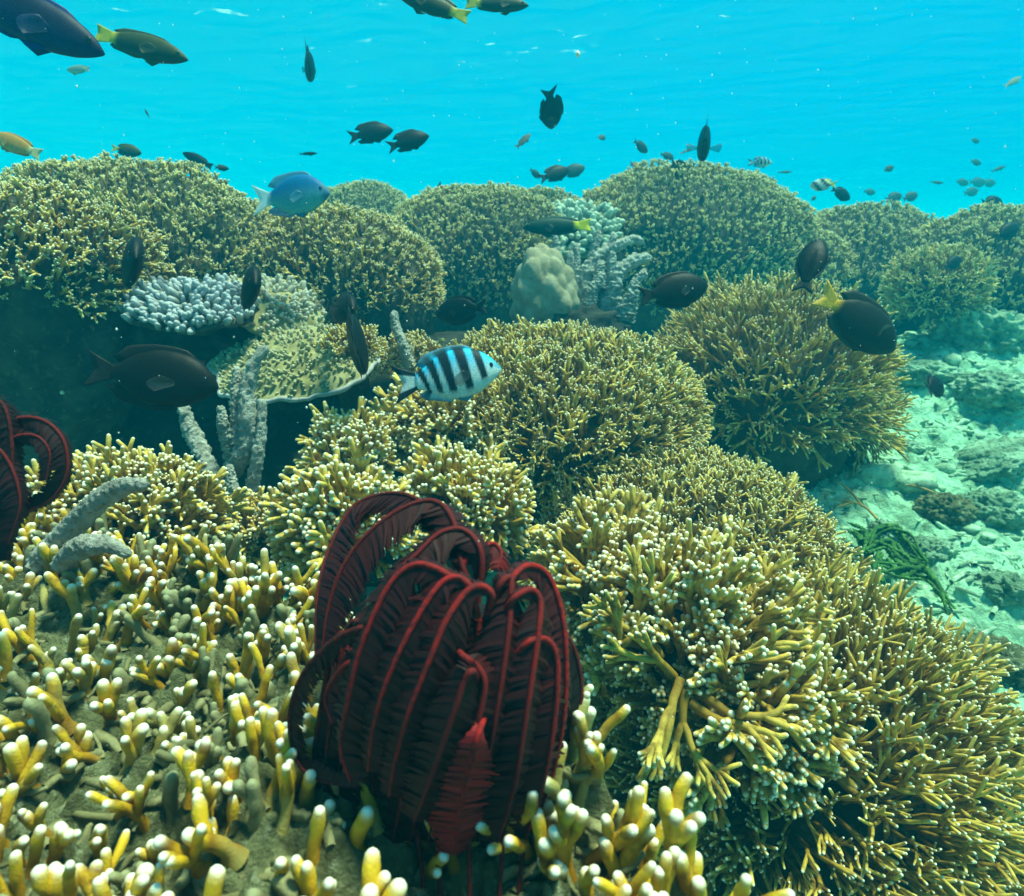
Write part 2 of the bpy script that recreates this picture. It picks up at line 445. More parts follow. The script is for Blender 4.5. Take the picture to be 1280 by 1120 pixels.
def place(protos, pos, axis, scale, rng, var=None, fan_dir=None):
    """many copies of the tufts, merged: pos (n,3), axis (n,3)"""
    n = len(pos); which = rng.integers(0, len(protos), n)
    axis = nrm(axis)
    ref = rng.normal(0, 1, (n, 3)) if fan_dir is None else fan_dir + rng.normal(0, 0.35, (n, 3))
    X = nrm(np.cross(np.cross(axis, ref), axis)); Y = np.cross(axis, X)
    Rm = np.stack([X, Y, axis], -1)
    Vs, Qs, Ts, As, Bs = [], [], [], [], []; off = 0
    var = rng.random(n) if var is None else var
    for k, (V, Q, T, A, _) in enumerate(protos):
        idx = np.where(which == k)[0]
        if not len(idx): continue
        W = np.einsum('nij,vj->nvi', Rm[idx], V) * np.asarray(scale)[idx][:, None, None] + pos[idx][:, None, :]
        o = off + np.arange(len(idx))[:, None, None] * len(V)
        Vs.append(W.reshape(-1, 3)); Qs.append((Q[None] + o).reshape(-1, 4)); Ts.append((T[None] + o).reshape(-1, 3))
        As.append(np.tile(A, len(idx))); Bs.append(np.repeat(var[idx], len(V))); off += len(idx) * len(V)
    return np.concatenate(Vs), np.concatenate(Qs), np.concatenate(Ts), np.concatenate(As), np.concatenate(Bs)

def fib(n):
    k = np.arange(n) + 0.5; z = 1 - 2 * k / n; ph = k * math.pi * (3 - math.sqrt(5)); r = np.sqrt(1 - z * z)
    return np.stack([r * np.cos(ph), r * np.sin(ph), z], -1)

P_FAR = make_protos(1, 10, levels=2, L=0.021, r=0.0050, spread=0.42, planar=0.2, sides=4, nseg=1, tip_len=0.006, decay=0.8)
P_MID = make_protos(2, 12, levels=2, L=0.026, r=0.0036, spread=0.44, planar=0.35, sides=5, nseg=2, tip_len=0.0045, decay=0.82, tri=0.3)
P_FAN = make_protos(3, 12, levels=3, L=0.028, r=0.0056, spread=0.42, planar=0.8, sides=7, nseg=2, tip_len=0.008, decay=0.84, taper=0.88, tri=0.35)
P_LONG = make_protos(4, 10, levels=2, L=0.046, r=0.0037, spread=0.33, planar=0.5, sides=6, nseg=2, tip_len=0.0055, decay=0.8, tri=0.3)

def lump(D, amp, freq, seed):
    return 1 + amp * fbm(D * freq + seed * 3.1, 3, seed) + 0.55 * amp * fbm(D * freq * 2.7 + seed, 2, seed + 1)

def dome_surface(D, c, rad, amp, freq, seed):
    return c + D * rad * lump(D, amp, freq, seed)[..., None]

def base_mesh(c, rad, amp, freq, seed, shrink=0.93, extra=0.0):
    nu, nv = 96, 48
    u = np.linspace(0, 2 * math.pi, nu, endpoint=False); v = np.linspace(0.01, math.pi - 0.01, nv)
    U, Vv = np.meshgrid(u, v); D = np.stack([np.sin(Vv) * np.cos(U), np.sin(Vv) * np.sin(U), np.cos(Vv)], -1)
    S = dome_surface(D, c, np.asarray(rad) * shrink, amp, freq, seed) + D * (0.03 * fbm(D * 9 + seed, 3, seed + 50))[..., None] * min(rad)
    if extra:                       # the rock under the branches runs on down to the ground
        low = np.clip(-D[..., 2], 0, 1); S[..., 2] -= low * extra
    i = np.arange(nv - 1)[:, None] * nu; j = np.arange(nu)[None]; j2 = (j + 1) % nu
    return S.reshape(-1, 3), np.stack([i + j, i + nu + j, i + nu + j2, i + j2], -1).reshape(-1, 4)

def colony(label, px, py, d, rpx, rpy, depth, n, protos, mat, size, seed, up=0.42, amp=0.14, freq=2.2, zmin=-0.35, sjit=0.25,
           extra=0.25, gaps=0.0, group='fire coral mounds of the reef', shrink=0.93, fans=0, fan_size=1.2, fan_box=None, dir_bias=None, category='coral', parts_mat=None):
    rng = np.random.default_rng(seed)
    c = at(px, py, d); rad = np.array([rpx * d / F, depth, rpy * d / F])
    reach = 0.80 * size * np.mean([P_[0][:, 2].max() for P_ in protos])      # the branches stand out this far from the rock
    rad = np.maximum(rad - reach, 0.45 * rad)
    root = empty('fire_coral', c); tag(root, label, category, group)
    D = nrm(fib(n) + rng.normal(0, 0.35 / math.sqrt(n) * 3, (n, 3)))
    D = D[D[:, 2] > zmin - 0.12 * rng.random(len(D))]
    S = dome_surface(D, c, rad * 0.95, amp, freq, seed)
    N = nrm(D / rad)
    view = nrm(-S); keep = (N * view).sum(1) > -0.62
    if gaps: keep &= fbm(D * 5 + seed, 2, seed + 9) > -1 + gaps * 2
    D, S, N = D[keep], S[keep], N[keep]
    ax = N * (1 - up) + np.array([0, 0, 1.0]) * up + rng.normal(0, 0.16, N.shape)
    if dir_bias is not None: ax = ax + np.asarray(dir_bias)
    sc = size * (1 + rng.uniform(-sjit, sjit, len(S))) * (1 + 0.34 * fbm(D * 5 + 9, 2, seed + 3))
    var = np.clip(0.5 + 1.2 * fbm(D * 3.5 + 5, 3, seed + 7) + rng.normal(0, 0.18, len(D)), 0, 1)
    V, Q, T, A, B = place(protos, S, ax, sc, rng, var)
    mesh_obj('branch_crown', V, Q, T, [mat], root, {'tip': A, 'var': B}, loc=c)
    V, Q = base_mesh(c, rad, amp, freq, seed, shrink, extra)
    mesh_obj('base_rock', V, Q, None, [M['base']], root, loc=c)
    return root, c, rad

G1 = 'fire coral mounds of the reef'
# far row, left to right
colony('broad domed fire coral at upper left with orange fish over its edge', 165, 350, 2.0, 232, 140, 0.42, 6773, P_FAR, M['fire_far'], 0.62, 11, amp=0.13, zmin=-0.45, extra=0.5)
colony('coarse shaggy fire coral at the left edge, nearest part of the left reef', 25, 335, 1.45, 165, 105, 0.24, 1825, P_FAR, M['fire_mid'], 0.68, 12, amp=0.16, zmin=-0.5, extra=0.3, gaps=0.25, dir_bias=(0.25, -0.2, 0))
colony('brownish fire coral hump below the blue fish, dark hollow under it', 422, 356, 2.0, 140, 94, 0.3, 2650, P_FAR, M['fire_mid'], 0.59, 13, amp=0.12, zmin=-0.5, extra=0.3)
colony('small smooth distant dome between the blue fish and the next mound', 458, 305, 3.3, 82, 76, 0.35, 3239, P_FAR, M['fire_far'], 0.59, 14, amp=0.05)
colony('rounded fire coral mound with the narrow grey fish at its left side', 596, 342, 2.65, 142, 108, 0.36, 4417, P_FAR, M['fire_far'], 0.62, 15, amp=0.08)
colony('low dome joining the rounded mound to the tallest one, behind the knobbly coral', 672, 330, 2.95, 100, 92, 0.35, 2600, P_FAR, M['fire_far'], 0.64, 41, amp=0.08)
colony('tallest distant fire coral dome right of centre, behind the grey finger coral', 850, 332, 2.9, 182, 124, 0.48, 6773, P_FAR, M['fire_far'], 0.65, 16, amp=0.08)
colony('low distant fire coral dome behind the leaf shaped dark fish', 1068, 362, 3.0, 150, 104, 0.42, 4417, P_FAR, M['fire_far'], 0.65, 17, amp=0.1)
colony('hazy fire coral slope at the right edge of the reef', 1258, 360, 2.7, 150, 106, 0.4, 3828, P_FAR, M['fire_far'], 0.68, 18, amp=0.12)
colony('small spiky fire coral tuft low on the right, above the pale rubble', 1172, 358, 2.35, 66, 50, 0.16, 620, P_MID, M['fire_far'], 0.85, 19, amp=0.2, zmin=-0.75, extra=0.03, shrink=0.8)
colony('flat topped fire coral patch between the two right hand distant domes', 985, 345, 2.75, 85, 62, 0.2, 1472, P_FAR, M['fire_far'], 0.65, 20, amp=0.1)
# middle
colony('large golden fire coral dome in the middle, behind the striped fish', 690, 522, 1.55, 192, 114, 0.40, 3230, P_MID, M['fire_mid'], 0.82, 21, amp=0.08, up=0.3, zmin=-0.5)
colony('dense fire coral mound with long drooping side branches beside the pale sand', 955, 480, 1.85, 150, 128, 0.36, 1300, P_LONG, M['fire_mid'], 0.85, 22, amp=0.12, up=0.3, zmin=-0.42)
colony('tangled fire coral bush with loose outer branches resting on the sand', 1055, 520, 1.85, 60, 60, 0.18, 260, P_LONG, M['fire_mid'], 0.8, 23, amp=0.2, up=0.1, zmin=-0.7, gaps=0.15)
# front right colony
colony('wide carpet of fine fire coral in front of the sand, right of centre', 850, 690, 1.25, 190, 122, 0.34, 2890, P_MID, M['fire_mid'], 0.75, 24, amp=0.07, up=0.3)
colony('big sprawling fire coral with long pale tipped branches at lower right', 968, 935, 0.98, 272, 215, 0.30, 2500, P_LONG, M['fire_near'], 0.78, 25, amp=0.10, up=0.15, zmin=-0.8, gaps=0.08)

# fan shaped bushes: each its own colony of flat branching fans
P_BUSH = make_protos(5, 12, levels=3, L=0.030, r=0.0056, spread=0.31, planar=0.9, sides=8, nseg=2, tip_len=0.0045, decay=0.86, taper=0.88, tri=0.55)
P_FORK = make_protos(6, 12, levels=3, L=0.021, r=0.0043, spread=0.50, planar=0.8, sides=7, nseg=2, tip_len=0.0042, decay=0.88, taper=0.93, tri=0.4)
def bush(label, px, py, d, rpx, rpy, n, seed, size=1.0, mat='fire_near', up=0.3, zmin=-0.6, depth=None, protos=None):
    return colony(label, px, py, d, rpx, rpy, depth or rpx * d / F * 0.8, n, protos or P_BUSH, M[mat], size, seed, up=up, amp=0.16, zmin=zmin, shrink=0.75, extra=0.15, group='fan branched fire coral bushes')
bush('fan branched fire coral bush at the foot of the front colony, right of feather star', 862, 815, 0.86, 135, 140, 260, 31, 0.80, up=0.4)
bush('yellowish fire coral bush with thick fans, just right of feather star top', 768, 735, 0.93, 105, 85, 180, 32, 0.78, up=0.4)
bush('fire coral bush with forked fans hanging over the dark hole at lower right', 930, 900, 0.80, 115, 110, 130, 33, 0.86, up=0.12)
bush('fire coral bush directly behind the top of the feather star', 575, 640, 0.98, 90, 62, 190, 34, 0.92, protos=P_FORK)
bush('fire coral bush with thick pale fans left of the feather star', 432, 668, 0.86, 72, 72, 150, 35, 0.95, protos=P_FORK, up=0.4)
bush('small round fire coral head standing over the dark hollow, left of centre', 440, 572, 1.22, 58, 38, 130, 36, 0.9, protos=P_FORK)
bush('loose fire coral clump below the striped fish', 560, 540, 1.32, 90, 60, 210, 37, 1.05, up=0.25, protos=P_FORK)
bush('dim sparse branching coral in deep shade under the left edge mound', 45, 455, 1.52, 85, 48, 70, 43, 1.0, 'fire_mid', up=0.2)
bush('low yellow fire coral ridge behind the two grey fingers at left', 165, 655, 0.90, 120, 90, 290, 38, 0.8, 'fire_near', 0.35, protos=P_FORK)
bush('small dull fire coral tuft at the base of the grey tree like coral', 330, 668, 1.05, 55, 45, 120, 39, 0.65, 'fire_mid', protos=P_FORK)
bush('low fire coral patch behind the tail of the striped fish', 512, 452, 1.52, 46, 34, 170, 42, 0.5, 'fire_mid', protos=P_FORK)
bush('small bright fire coral head beside the plate coral', 440, 445, 1.42, 46, 36, 150, 40, 0.55, 'fire_mid', protos=P_FORK)

def build_fans():
    rng = np.random.default_rng(66)
    protos = make_protos(8, 9, levels=3, L=0.038, r=0.0056, spread=0.32, planar=0.93, sides=9, nseg=3, tip_len=0.006, decay=0.80, taper=0.84, tri=0.45, lift=0.1)
    c = at(880, 890, 0.80); root = empty('fire_coral', c)
    tag(root, 'long branched fire coral fans spreading right and down over the dark hole', 'coral', 'fan branched fire coral bushes')
    for px, py, d, ang, size, tow in [(905, 830, .74, 20, 1.0, .25), (900, 860, .72, 0, 1.1, .3), (905, 885, .70, -14, 1.15, .3), (890, 905, .69, -35, 1.05, .35), (868, 900, .69, -95, 1.0, .3), (850, 880, .70, -125, .95, .35),
                                      (835, 850, .71, 150, .95, .3), (828, 815, .73, 110, 1.0, .25), (880, 800, .75, 62, 1.0, .3), (930, 800, .77, 38, .95, .2), (950, 850, .74, -8, .95, .2), (800, 790, .76, 95, .95, .3),
                                      (770, 830, .74, 70, .9, .3), (850, 760, .80, 85, .95, .25), (940, 760, .83, 55, .9, .2), (980, 800, .80, 20, .9, .2)]:
        a = math.radians(ang); ax = RIGHT * math.cos(a) + UP * math.sin(a) - FWD * tow
        p = at(px, py, d) - nrm(ax) * 0.018 + FWD * 0.03
        V, Q, T, A, B = place(protos, p[None], ax[None], np.array([size * rng.uniform(0.9, 1.1)]), rng, np.array([rng.uniform(0.25, 0.8)]), fan_dir=(RIGHT * -math.sin(a) + UP * math.cos(a))[None])
        mesh_obj('branch_fan', V, Q, T, [M['fire_near']], root, {'tip': A, 'var': B}, loc=p)
build_fans()

# ------------------------------------------------------------------ foreground: rubble bed with stubby yellow fire coral
BED = [(-1.1, 0.02), (0.125, 0.02), (0.125, 0.22), (0.108, 0.275), (0.035, 0.385), (-0.05, 0.47), (-0.17, 0.575), (-0.55, 0.735), (-1.1, 0.80)]
def bed_z(X, Y):
    sd = seg_d(X, Y, BED) + 0.018 * fbm(np.stack([X, Y, 0 * X], -1) * 14, 3, 3)
    P = np.stack([X, Y, np.zeros_like(X)], -1)
    wl = worley(P * 38 + 0.4 * fbm(P * 30, 2, 4)[..., None], 8)
    z = -0.318 + 0.036 * fbm(P * 8, 3, 41) + 0.022 * (0.6 - wl) + 0.020 * fbm(P * 45, 4, 43, 0.6) + 0.006 * (0.5 - worley(P * 130, 9))
    z = z + 0.02 * sstep(-0.25, -0.5, X) - 0.022 * np.exp(-((X + 0.025) / 0.05) ** 2 - ((Y - 0.285) / 0.05) ** 2)
    return z - 0.55 * sstep(-0.015, 0.13, sd) ** 0.8

def build_foreground():
    rng = np.random.default_rng(77)
    root = empty('fire_coral', (-0.15, 0.35, -0.32))
    tag(root, 'nearest fire coral, stubby white tipped fingers over rubble at lower left', 'coral', 'fire coral with stubby fingers')
    V, Q = grid(np.concatenate([np.linspace(-1.2, -0.62, 60), np.linspace(-0.615, 0.26, 560)]), np.linspace(0.03, 0.92, 560), bed_z)
    mesh_obj('rubble_base', V, Q, None, [M['bed']], root, loc=np.array(root.location))

    def stub(p, h, r, lean, kids, dead=False):
        mb = MB(); d = nrm(np.array([lean[0], lean[1], 1.0]))
        def limb(p0, d0, h0, r0, depth):
            pts = [p0]; dd = d0
            for k in range(8):
                dd = nrm(dd + rng.normal(0, 0.10, 3) + np.array([0, 0, 0.04])); pts.append(pts[-1] + dd * h0 / 8)
            rr = r0 * np.array([1.5 if depth == 0 else 0.9, 1.15 if depth == 0 else 0.92, 1.0, 0.92, 0.94, 0.97, 0.98, 0.95, 0.86]) * rng.uniform(0.91, 1.07, 9)
            Vv, Qq, Tt, S = tube(pts, rr, 16, True, rng.uniform(0, 6), 0.0, rng)
            Cc = np.asarray(pts)[np.clip(np.arange(len(Vv)) // 16, 0, 8)]
            Vv = Vv + (Vv - Cc) * ((0.42 if dead else 0.16) * fbm(Vv * (190 if dead else 150) + k, 3, 2))[:, None]
            tl = rng.uniform(0.008, 0.013)
            t = np.where(S > 1, 0.34 + 0.75 * np.clip(S - 1, 0, 1), 0.34 * np.clip((S * h0 - (h0 - tl)) / tl, 0, 1) ** 1.6).clip(0, 1)
            if not dead: t = 0.3 * np.clip(S if depth == 0 else 0.35 + 0.65 * S, 0, 1) + 0.7 * t
            mb.add(Vv, Qq, Tt, a=t, b=rng.uniform(0, 1))
            return pts
        pts = limb(p, d, h, r, 0)
        for k in range(kids):
            base = pts[rng.integers(2, 7)]; ang = rng.uniform(0, 6.28)
            dd = nrm(d + 0.62 * np.array([math.cos(ang), math.sin(ang), 0.1]))
            limb(base, dd, h * rng.uniform(0.45, 0.75), r * rng.uniform(0.75, 0.95), 1)
        return mb
    # scatter: denser along the back ridge, sparser on the open rubble
    pts = []; tries = 0
    while len(pts) < 900 and tries < 90000:
        tries += 1
        x, y = rng.uniform(-0.8, 0.12), rng.uniform(0.17, 0.76)
        sd = float(seg_d(np.array([x]), np.array([y]), BED)[0])
        if sd > -0.004: continue
        edge = math.exp(-((sd + 0.035) / 0.045) ** 2)
        open_ = float(fbm(np.array([[x * 9, y * 9, 2.0]]), 2, 5)[0])
        if -0.07 < x < 0.03 and y < 0.30: continue
        if rng.random() > 0.75 + 0.7 * edge + 0.5 * open_: continue
        md = 0.0082 + 0.0045 * (1 - edge)
        if any((x - a) ** 2 + (y - b) ** 2 < md ** 2 for a, b, _ in pts): continue
        pts.append((x, y, edge))
    # the big fingers close to the lens at the lower left, and the row at the bottom
    for px, py, d in [(95, 900, .315), (60, 1010, .285), (150, 930, .31), (200, 1010, .28), (325, 1040, .28), (300, 1090, .265), (395, 1060, .29), (425, 1080, .285), (430, 1010, .33),
                      (250, 915, .37), (310, 920, .36), (20, 960, .31), (850, 1085, .315), (820, 1100, .31), (790, 1060, .33), (740, 1040, .34), (700, 1010, .37), (720, 1090, .31)]:
        p = at(px, py, d); pts.append((p[0], p[1], 0.0))
    order = sorted(range(len(pts)), key=lambda k: pts[k][0] ** 2 + pts[k][1] ** 2)
    for n_, k in enumerate(order):
        x, y, edge = pts[k]
        z = float(bed_z(np.array([x]), np.array([y]))[0]) - 0.006
        dead = rng.random() < 0.17
        r = rng.uniform(0.0031, 0.0050)
        mb = stub(np.array([x, y, z]), rng.uniform(0.022, 0.043) + 0.010 * edge, r * (1.15 if dead else 1), (rng.normal(0.12, 0.28), rng.normal(-0.1, 0.25)), rng.integers(0, 4) + 2 * int(edge > 0.4), dead)
        if n_ < 96:
            o = mb.build('dead_branch' if dead else 'branch', [M['dead'] if dead else M['fire_front']], root, loc=np.array([x, y, z]))
        else:
            mb0 = rest[int(dead)] if n_ > 96 else None
            if mb0 is None:
                rest = [MB(), MB()]; mb0 = rest[int(dead)]
            V, Q, T, A, B = mb.arrays(); mb0.add(V, Q, T, A, B)
    for k, (nm, mt) in enumerate((('branch_thicket', M['fire_front']), ('dead_branch_thicket', M['dead']))):
        if rest[k].n:
            tag(rest[k].build(nm, [mt], root, loc=np.array(root.location)), kind='stuff')
    # turf tufts and loose fragments that fill the hollows between the fingers
    mb = MB()
    for k in range(1500):
        x, y = rng.uniform(-0.7, 0.12), rng.uniform(0.16, 0.72)
        if seg_d(np.array([x]), np.array([y]), BED)[0] > -0.01: continue
        z = float(bed_z(np.array([x]), np.array([y]))[0])
        a = rng.uniform(0, 6.28); l = rng.uniform(0.008, 0.028); dz = rng.uniform(-0.15, 0.6)
        p = np.array([x, y, z]); d = nrm(np.array([math.cos(a), math.sin(a), dz]))
        pts2 = [p + d * l * t + rng.normal(0, 0.001, 3) for t in (0, .33, .66, 1)]
        V, Q, T, S = tube(pts2, np.array([1, .9, 1.05, .8]) * rng.uniform(0.0012, 0.0042), 9, True, 0, 0.38, rng)
        mb.add(V, Q, T, a=0, b=rng.uniform(0, 1))
    tag(mb.build('rubble_fragments', [M['dead']], root, loc=np.array(root.location)), kind='stuff')
build_foreground()

# ------------------------------------------------------------------ feather stars
def smooth_curve(pts, n):
    """Catmull-Rom through pts, resampled to n evenly spaced points"""
    P = np.asarray(pts, float); P = np.concatenate([[2 * P[0] - P[1]], P, [2 * P[-1] - P[-2]]]); out = []
    for k in range(1, len(P) - 2):
        for t in np.linspace(0, 1, 24, endpoint=False):
            a, b, c, d = P[k - 1], P[k], P[k + 1], P[k + 2]
            out.append(0.5 * ((2 * b) + (c - a) * t + (2 * a - 5 * b + 4 * c - d) * t * t + (3 * b - a - 3 * c + d) * t ** 3))
    out.append(P[-2]); out = np.array(out)
    s = np.concatenate([[0], np.cumsum(np.linalg.norm(np.diff(out, axis=0), axis=1))]); q = np.linspace(0, s[-1], n)
    return np.stack([np.interp(q, s, out[:, k]) for k in range(3)], -1), s[-1]

def crinoid_arm(P3, centre, parent, rng, plen=0.016, r=0.0017, red=0.4, pin_red=0.15, loc=None, spread=0.75):
    P, L = smooth_curve(P3, 90); mb = MB()
    n = len(P); s = np.linspace(0, 1, n)
    R = r * np.interp(s, [0, .15, .7, 1], [0.9, 1.0, 0.7, 0.25])
    V, Q, T, S = tube(P, R, 7, True, 0)
    mb.add(V, Q, T, a=np.clip(S, 0, 1), b=np.clip(red + 0.15 * rng.normal(), 0, 1), m=0)
    Tn = nrm(np.gradient(P, axis=0)); out = nrm(P - centre)
    out = nrm(out - Tn * (out * Tn).sum(1, keepdims=True)); side = np.cross(Tn, out)
    m = int(L / 0.0008); q = np.linspace(0.03, 0.995, m)
    def ip(A): return np.stack([np.interp(q, s, A[:, k]) for k in range(3)], -1)
    p, t, o, sd = ip(P), nrm(ip(Tn)), nrm(ip(out)), nrm(ip(side))
    ln = plen * np.interp(q, [0, .10, .22, .36, .75, 1], [0.10, 0.22, 0.6, 1.0, 0.95, 0.5])
    for sg in (-1, 1):
        jl = ln * rng.uniform(0.86, 1.08, m)
        d0 = nrm(sg * sd * spread * 1.15 + t * 0.35 - o * (0.62 + 0.10 * rng.normal(0, 1, (m, 1))) + rng.normal(0, 0.055, (m, 3)))
        d1 = nrm(d0 + t * 0.35 - o * 0.25)
        w = nrm(np.cross(d0, nrm(o + sg * sd * 0.6))) * 0.0011
        a, b, c = p, p + d0 * jl[:, None] * 0.5, p + d0 * jl[:, None] * 0.5 + d1 * jl[:, None] * 0.5
        W = np.stack([a - w, a + w, b - w * 0.9, b + w * 0.9, c - w * 0.35, c + w * 0.35], 1).reshape(-1, 3)
        k = np.arange(m)[:, None] * 6
        Qp = np.concatenate([k + [0, 1, 3, 2], k + [2, 3, 5, 4]])
        mb.add(W, Qp, None, a=0, b=np.repeat(np.clip(pin_red + 0.35 * pin_red * rng.normal(0, 1, m), 0, 1), 6), m=1)
    return mb.build('arm', [M['rachis'], M['pinnule']], parent, loc=loc)

def build_crinoid():
    rng = np.random.default_rng(5)
    base = at(590, 1045, 0.375)
    root = empty('feather_star', base)
    tag(root, 'large dark red feather star with curled arms standing on the front coral', 'feather star', 'dark red feather stars')
    ctr = at(560, 850, 0.435)
    def dep(px, py, k):
        e = 1 - ((px - 552) / 205) ** 2 - ((py - 860) / 255) ** 2
        return 0.405 - 0.072 * math.sqrt(max(e, 0.0)) + k
    def arm(px_pts, k=0.0, plen=0.021, red=0.4, pin=0.06, r=0.0018, spread=0.75):
        crinoid_arm([at(x, y, dep(x, y, k + (0.012 if i == 0 else 0))) for i, (x, y) in enumerate(px_pts)], ctr, root, rng, plen, r, red, pin, loc=base, spread=spread)
    C = lambda l: [(330 + x / 2.24, 580 + y / 2.24) for x, y in l]
    # front arms, traced from the disc up over the crown and down again
    arm(C([(600, 380), (560, 300), (530, 160), (480, 105), (400, 118), (300, 185), (225, 280), (180, 400), (160, 540)]), 0.02, red=0.35)
    arm(C([(590, 380), (520, 200), (430, 100), (340, 84), (250, 120), (185, 230), (150, 360), (142, 540)]), 0.04, red=0.12)
    arm(C([(600, 390), (608, 250), (560, 185), (490, 195), (420, 260), (350, 320), (290, 420)]), 0.012, red=0.25)
    arm(C([(590, 420), (540, 330), (455, 283), (400, 290), (350, 340), (300, 440), (260, 550), (228, 690), (214, 800), (240, 890)]), -0.002, red=0.62)
    arm(C([(600, 430), (580, 350), (545, 318), (500, 330), (450, 395), (390, 505), (340, 620), (305, 740), (290, 860)]), -0.004, red=0.55)
    arm(C([(620, 430), (640, 370), (608, 342), (565, 360), (510, 440), (460, 560), (405, 700), (368, 830), (350, 930)]), -0.006, red=0.5)
    arm(C([(640, 420), (660, 340), (690, 318), (692, 380), (684, 480), (664, 620), (640, 760), (610, 930)]), -0.004, red=0.35)
    arm(C([(660, 420), (690, 330), (735, 285), (790, 305), (828, 390), (846, 520), (842, 690), (815, 850), (780, 960)]), 0.0, red=0.7, pin=0.10)
    arm(C([(660, 430), (700, 375), (748, 352), (774, 385), (768, 480), (745, 640), (722, 780), (700, 910), (655, 1060)]), -0.008, red=0.6)
    arm(C([(680, 560), (740, 500), (790, 492), (818, 540), (820, 650), (800, 810), (765, 960), (720, 1080)]), -0.006, red=0.85, pin=0.10)
    arm(C([(600, 620), (585, 580), (560, 610), (535, 690), (490, 820), (445, 940), (420, 1000)]), -0.012, red=0.3)
    arm(C([(620, 700), (600, 760), (575, 860), (552, 960), (532, 1095)]), -0.012, plen=0.021, red=1.0, pin=0.65, spread=1.0)
    arm(C([(420, 470), (300, 455), (205, 490), (122, 570), (80, 660), (74, 760), (105, 850), (175, 892), (262, 902)]), 0.004, plen=0.011, red=0.2, pin=0.05)
    arm(C([(350, 560), (255, 552), (205, 588), (172, 655), (190, 725)]), 0.006, plen=0.02, red=0.6, pin=0.2)
    arm(C([(700, 420), (800, 430), (860, 500), (888, 610), (878, 720), (822, 832)]), 0.045, red=0.02, pin=0.01)
    arm(C([(540, 520), (560, 540), (600, 572), (618, 620), (600, 720), (560, 860), (520, 960)]), -0.006, red=0.6)
    arm(C([(570, 330), (560, 280), (590, 250), (640, 222), (664, 250), (655, 290)]), 0.02, plen=0.012, red=0.5, pin=0.25)
    arm(C([(440, 520), (380, 440), (335, 480), (310, 560), (300, 640)]), 0.006, red=0.6)
    # arms behind, filling the dark body of the star
    for k in range(17):
        x0 = 175 + 660 * (k + 0.5) / 17 + rng.normal(0, 14); top = 330 + 130 * abs((x0 - 500) / 330) ** 1.6 + rng.uniform(-20, 60)
        lean = -70 + 90 * (x0 - 175) / 660
        arm(C([(580 + (x0 - 580) * 0.3, 470), (580 + (x0 - 580) * 0.8, top + 30), (x0, top + 40), (x0 + lean * 0.5, top + 190), (x0 + lean, min(top + 400, 850)), (x0 + lean * 1.1, min(top + 560, 930))]),
            0.018 + 0.012 * rng.random(), plen=0.026, red=0.08, pin=0.03)
    # second layer reaching down to the coral
    for x0 in (400, 450, 500, 560, 620, 670, 710, 745):
        arm(C([(600, 600), (x0 + 10, 640), (x0, 800), (x0 - 15, 930), (x0 - 40, 1060)]), 0.012, plen=0.024, red=0.2, pin=0.03)
    mb = MB()
    th = np.linspace(0, 2 * math.pi, 18, endpoint=False)
    dc = at(592, 780, 0.40)
    for k, (zz, rr) in enumerate(((-0.012, .002), (-0.008, .014), (0, .018), (.007, .013), (.010, .002))):
        mb.V.append(np.stack([dc[0] + rr * np.cos(th), dc[1] + rr * np.sin(th), np.full(18, dc[2] + zz)], -1)); mb.A.append(np.zeros(18)); mb.B.append(np.zeros(18))
    j = np.arange(18); mb.Q = [np.stack([k * 18 + j, k * 18 + (j + 1) % 18, k * 18 + 18 + (j + 1) % 18, k * 18 + 18 + j], -1) for k in range(4)]; mb.qm = [np.zeros(18, int)] * 4; mb.n = 90
    mb.build('disc', [M['pinnule']], root, loc=base)
    for k in range(12):                                    # gripping legs below the disc
        a = k / 12 * 6.28; foot = np.array([base[0] + 0.03 * math.cos(a), base[1] + 0.03 * math.sin(a), 0]); foot[2] = float(bed_z(foot[:1], foot[1:2])[0])
        P, L = smooth_curve([dc + [0.01 * math.cos(a), 0.01 * math.sin(a), -0.01], (dc + foot) / 2 + [0.02 * math.cos(a), 0.02 * math.sin(a), -0.01], foot], 14)
        V, Q, T, S = tube(P, np.full(14, 0.0014), 6, True); m2 = MB(); m2.add(V, Q, T, 0, 0.1, 0)
        m2.build('cirrus', [M['rachis']], root, loc=base)

    # the second one, half out of frame on the left
    base2 = at(-40, 690, 0.50); root2 = empty('feather_star', base2)
    tag(root2, 'blackish feather star cut off by the left edge, one arm curled', 'feather star', 'dark red feather stars')
    c2 = at(-45, 600, 0.52)
    def arm2(pts, d, **kw): crinoid_arm([at(x, y, d) for x, y in pts], c2, root2, rng, loc=base2, **kw)
    arm2([(-40, 640), (-30, 560), (10, 527), (50, 524), (78, 548), (84, 590), (66, 622), (34, 640), (5, 660)], 0.47, plen=0.012, red=0.25, pin_red=0.03)
    arm2([(-45, 650), (-20, 575), (15, 548), (45, 545), (62, 566), (58, 600)], 0.465, plen=0.010, red=0.35, pin_red=0.03)
    arm2([(-60, 640), (-50, 540), (-20, 500), (5, 508), (15, 560), (12, 620), (0, 672)], 0.462, plen=0.014, red=0.1, pin_red=0.02)
    arm2([(-60, 640), (-55, 580), (-15, 555), (12, 580), (25, 630), (10, 680)], 0.46, plen=0.013, red=0.35, pin_red=0.04)
    for k in range(9):
        x0 = -110 + 14 * k
        arm2([(-45, 680), (x0 * 0.7, 600), (x0, 540 + rng.uniform(-25, 25)), (x0 + 15, 590), (x0 + 12, 660), (x0 + 5, 700)], 0.475 + 0.01 * rng.random(), plen=0.015, red=0.1, pin_red=0.02)
build_crinoid()

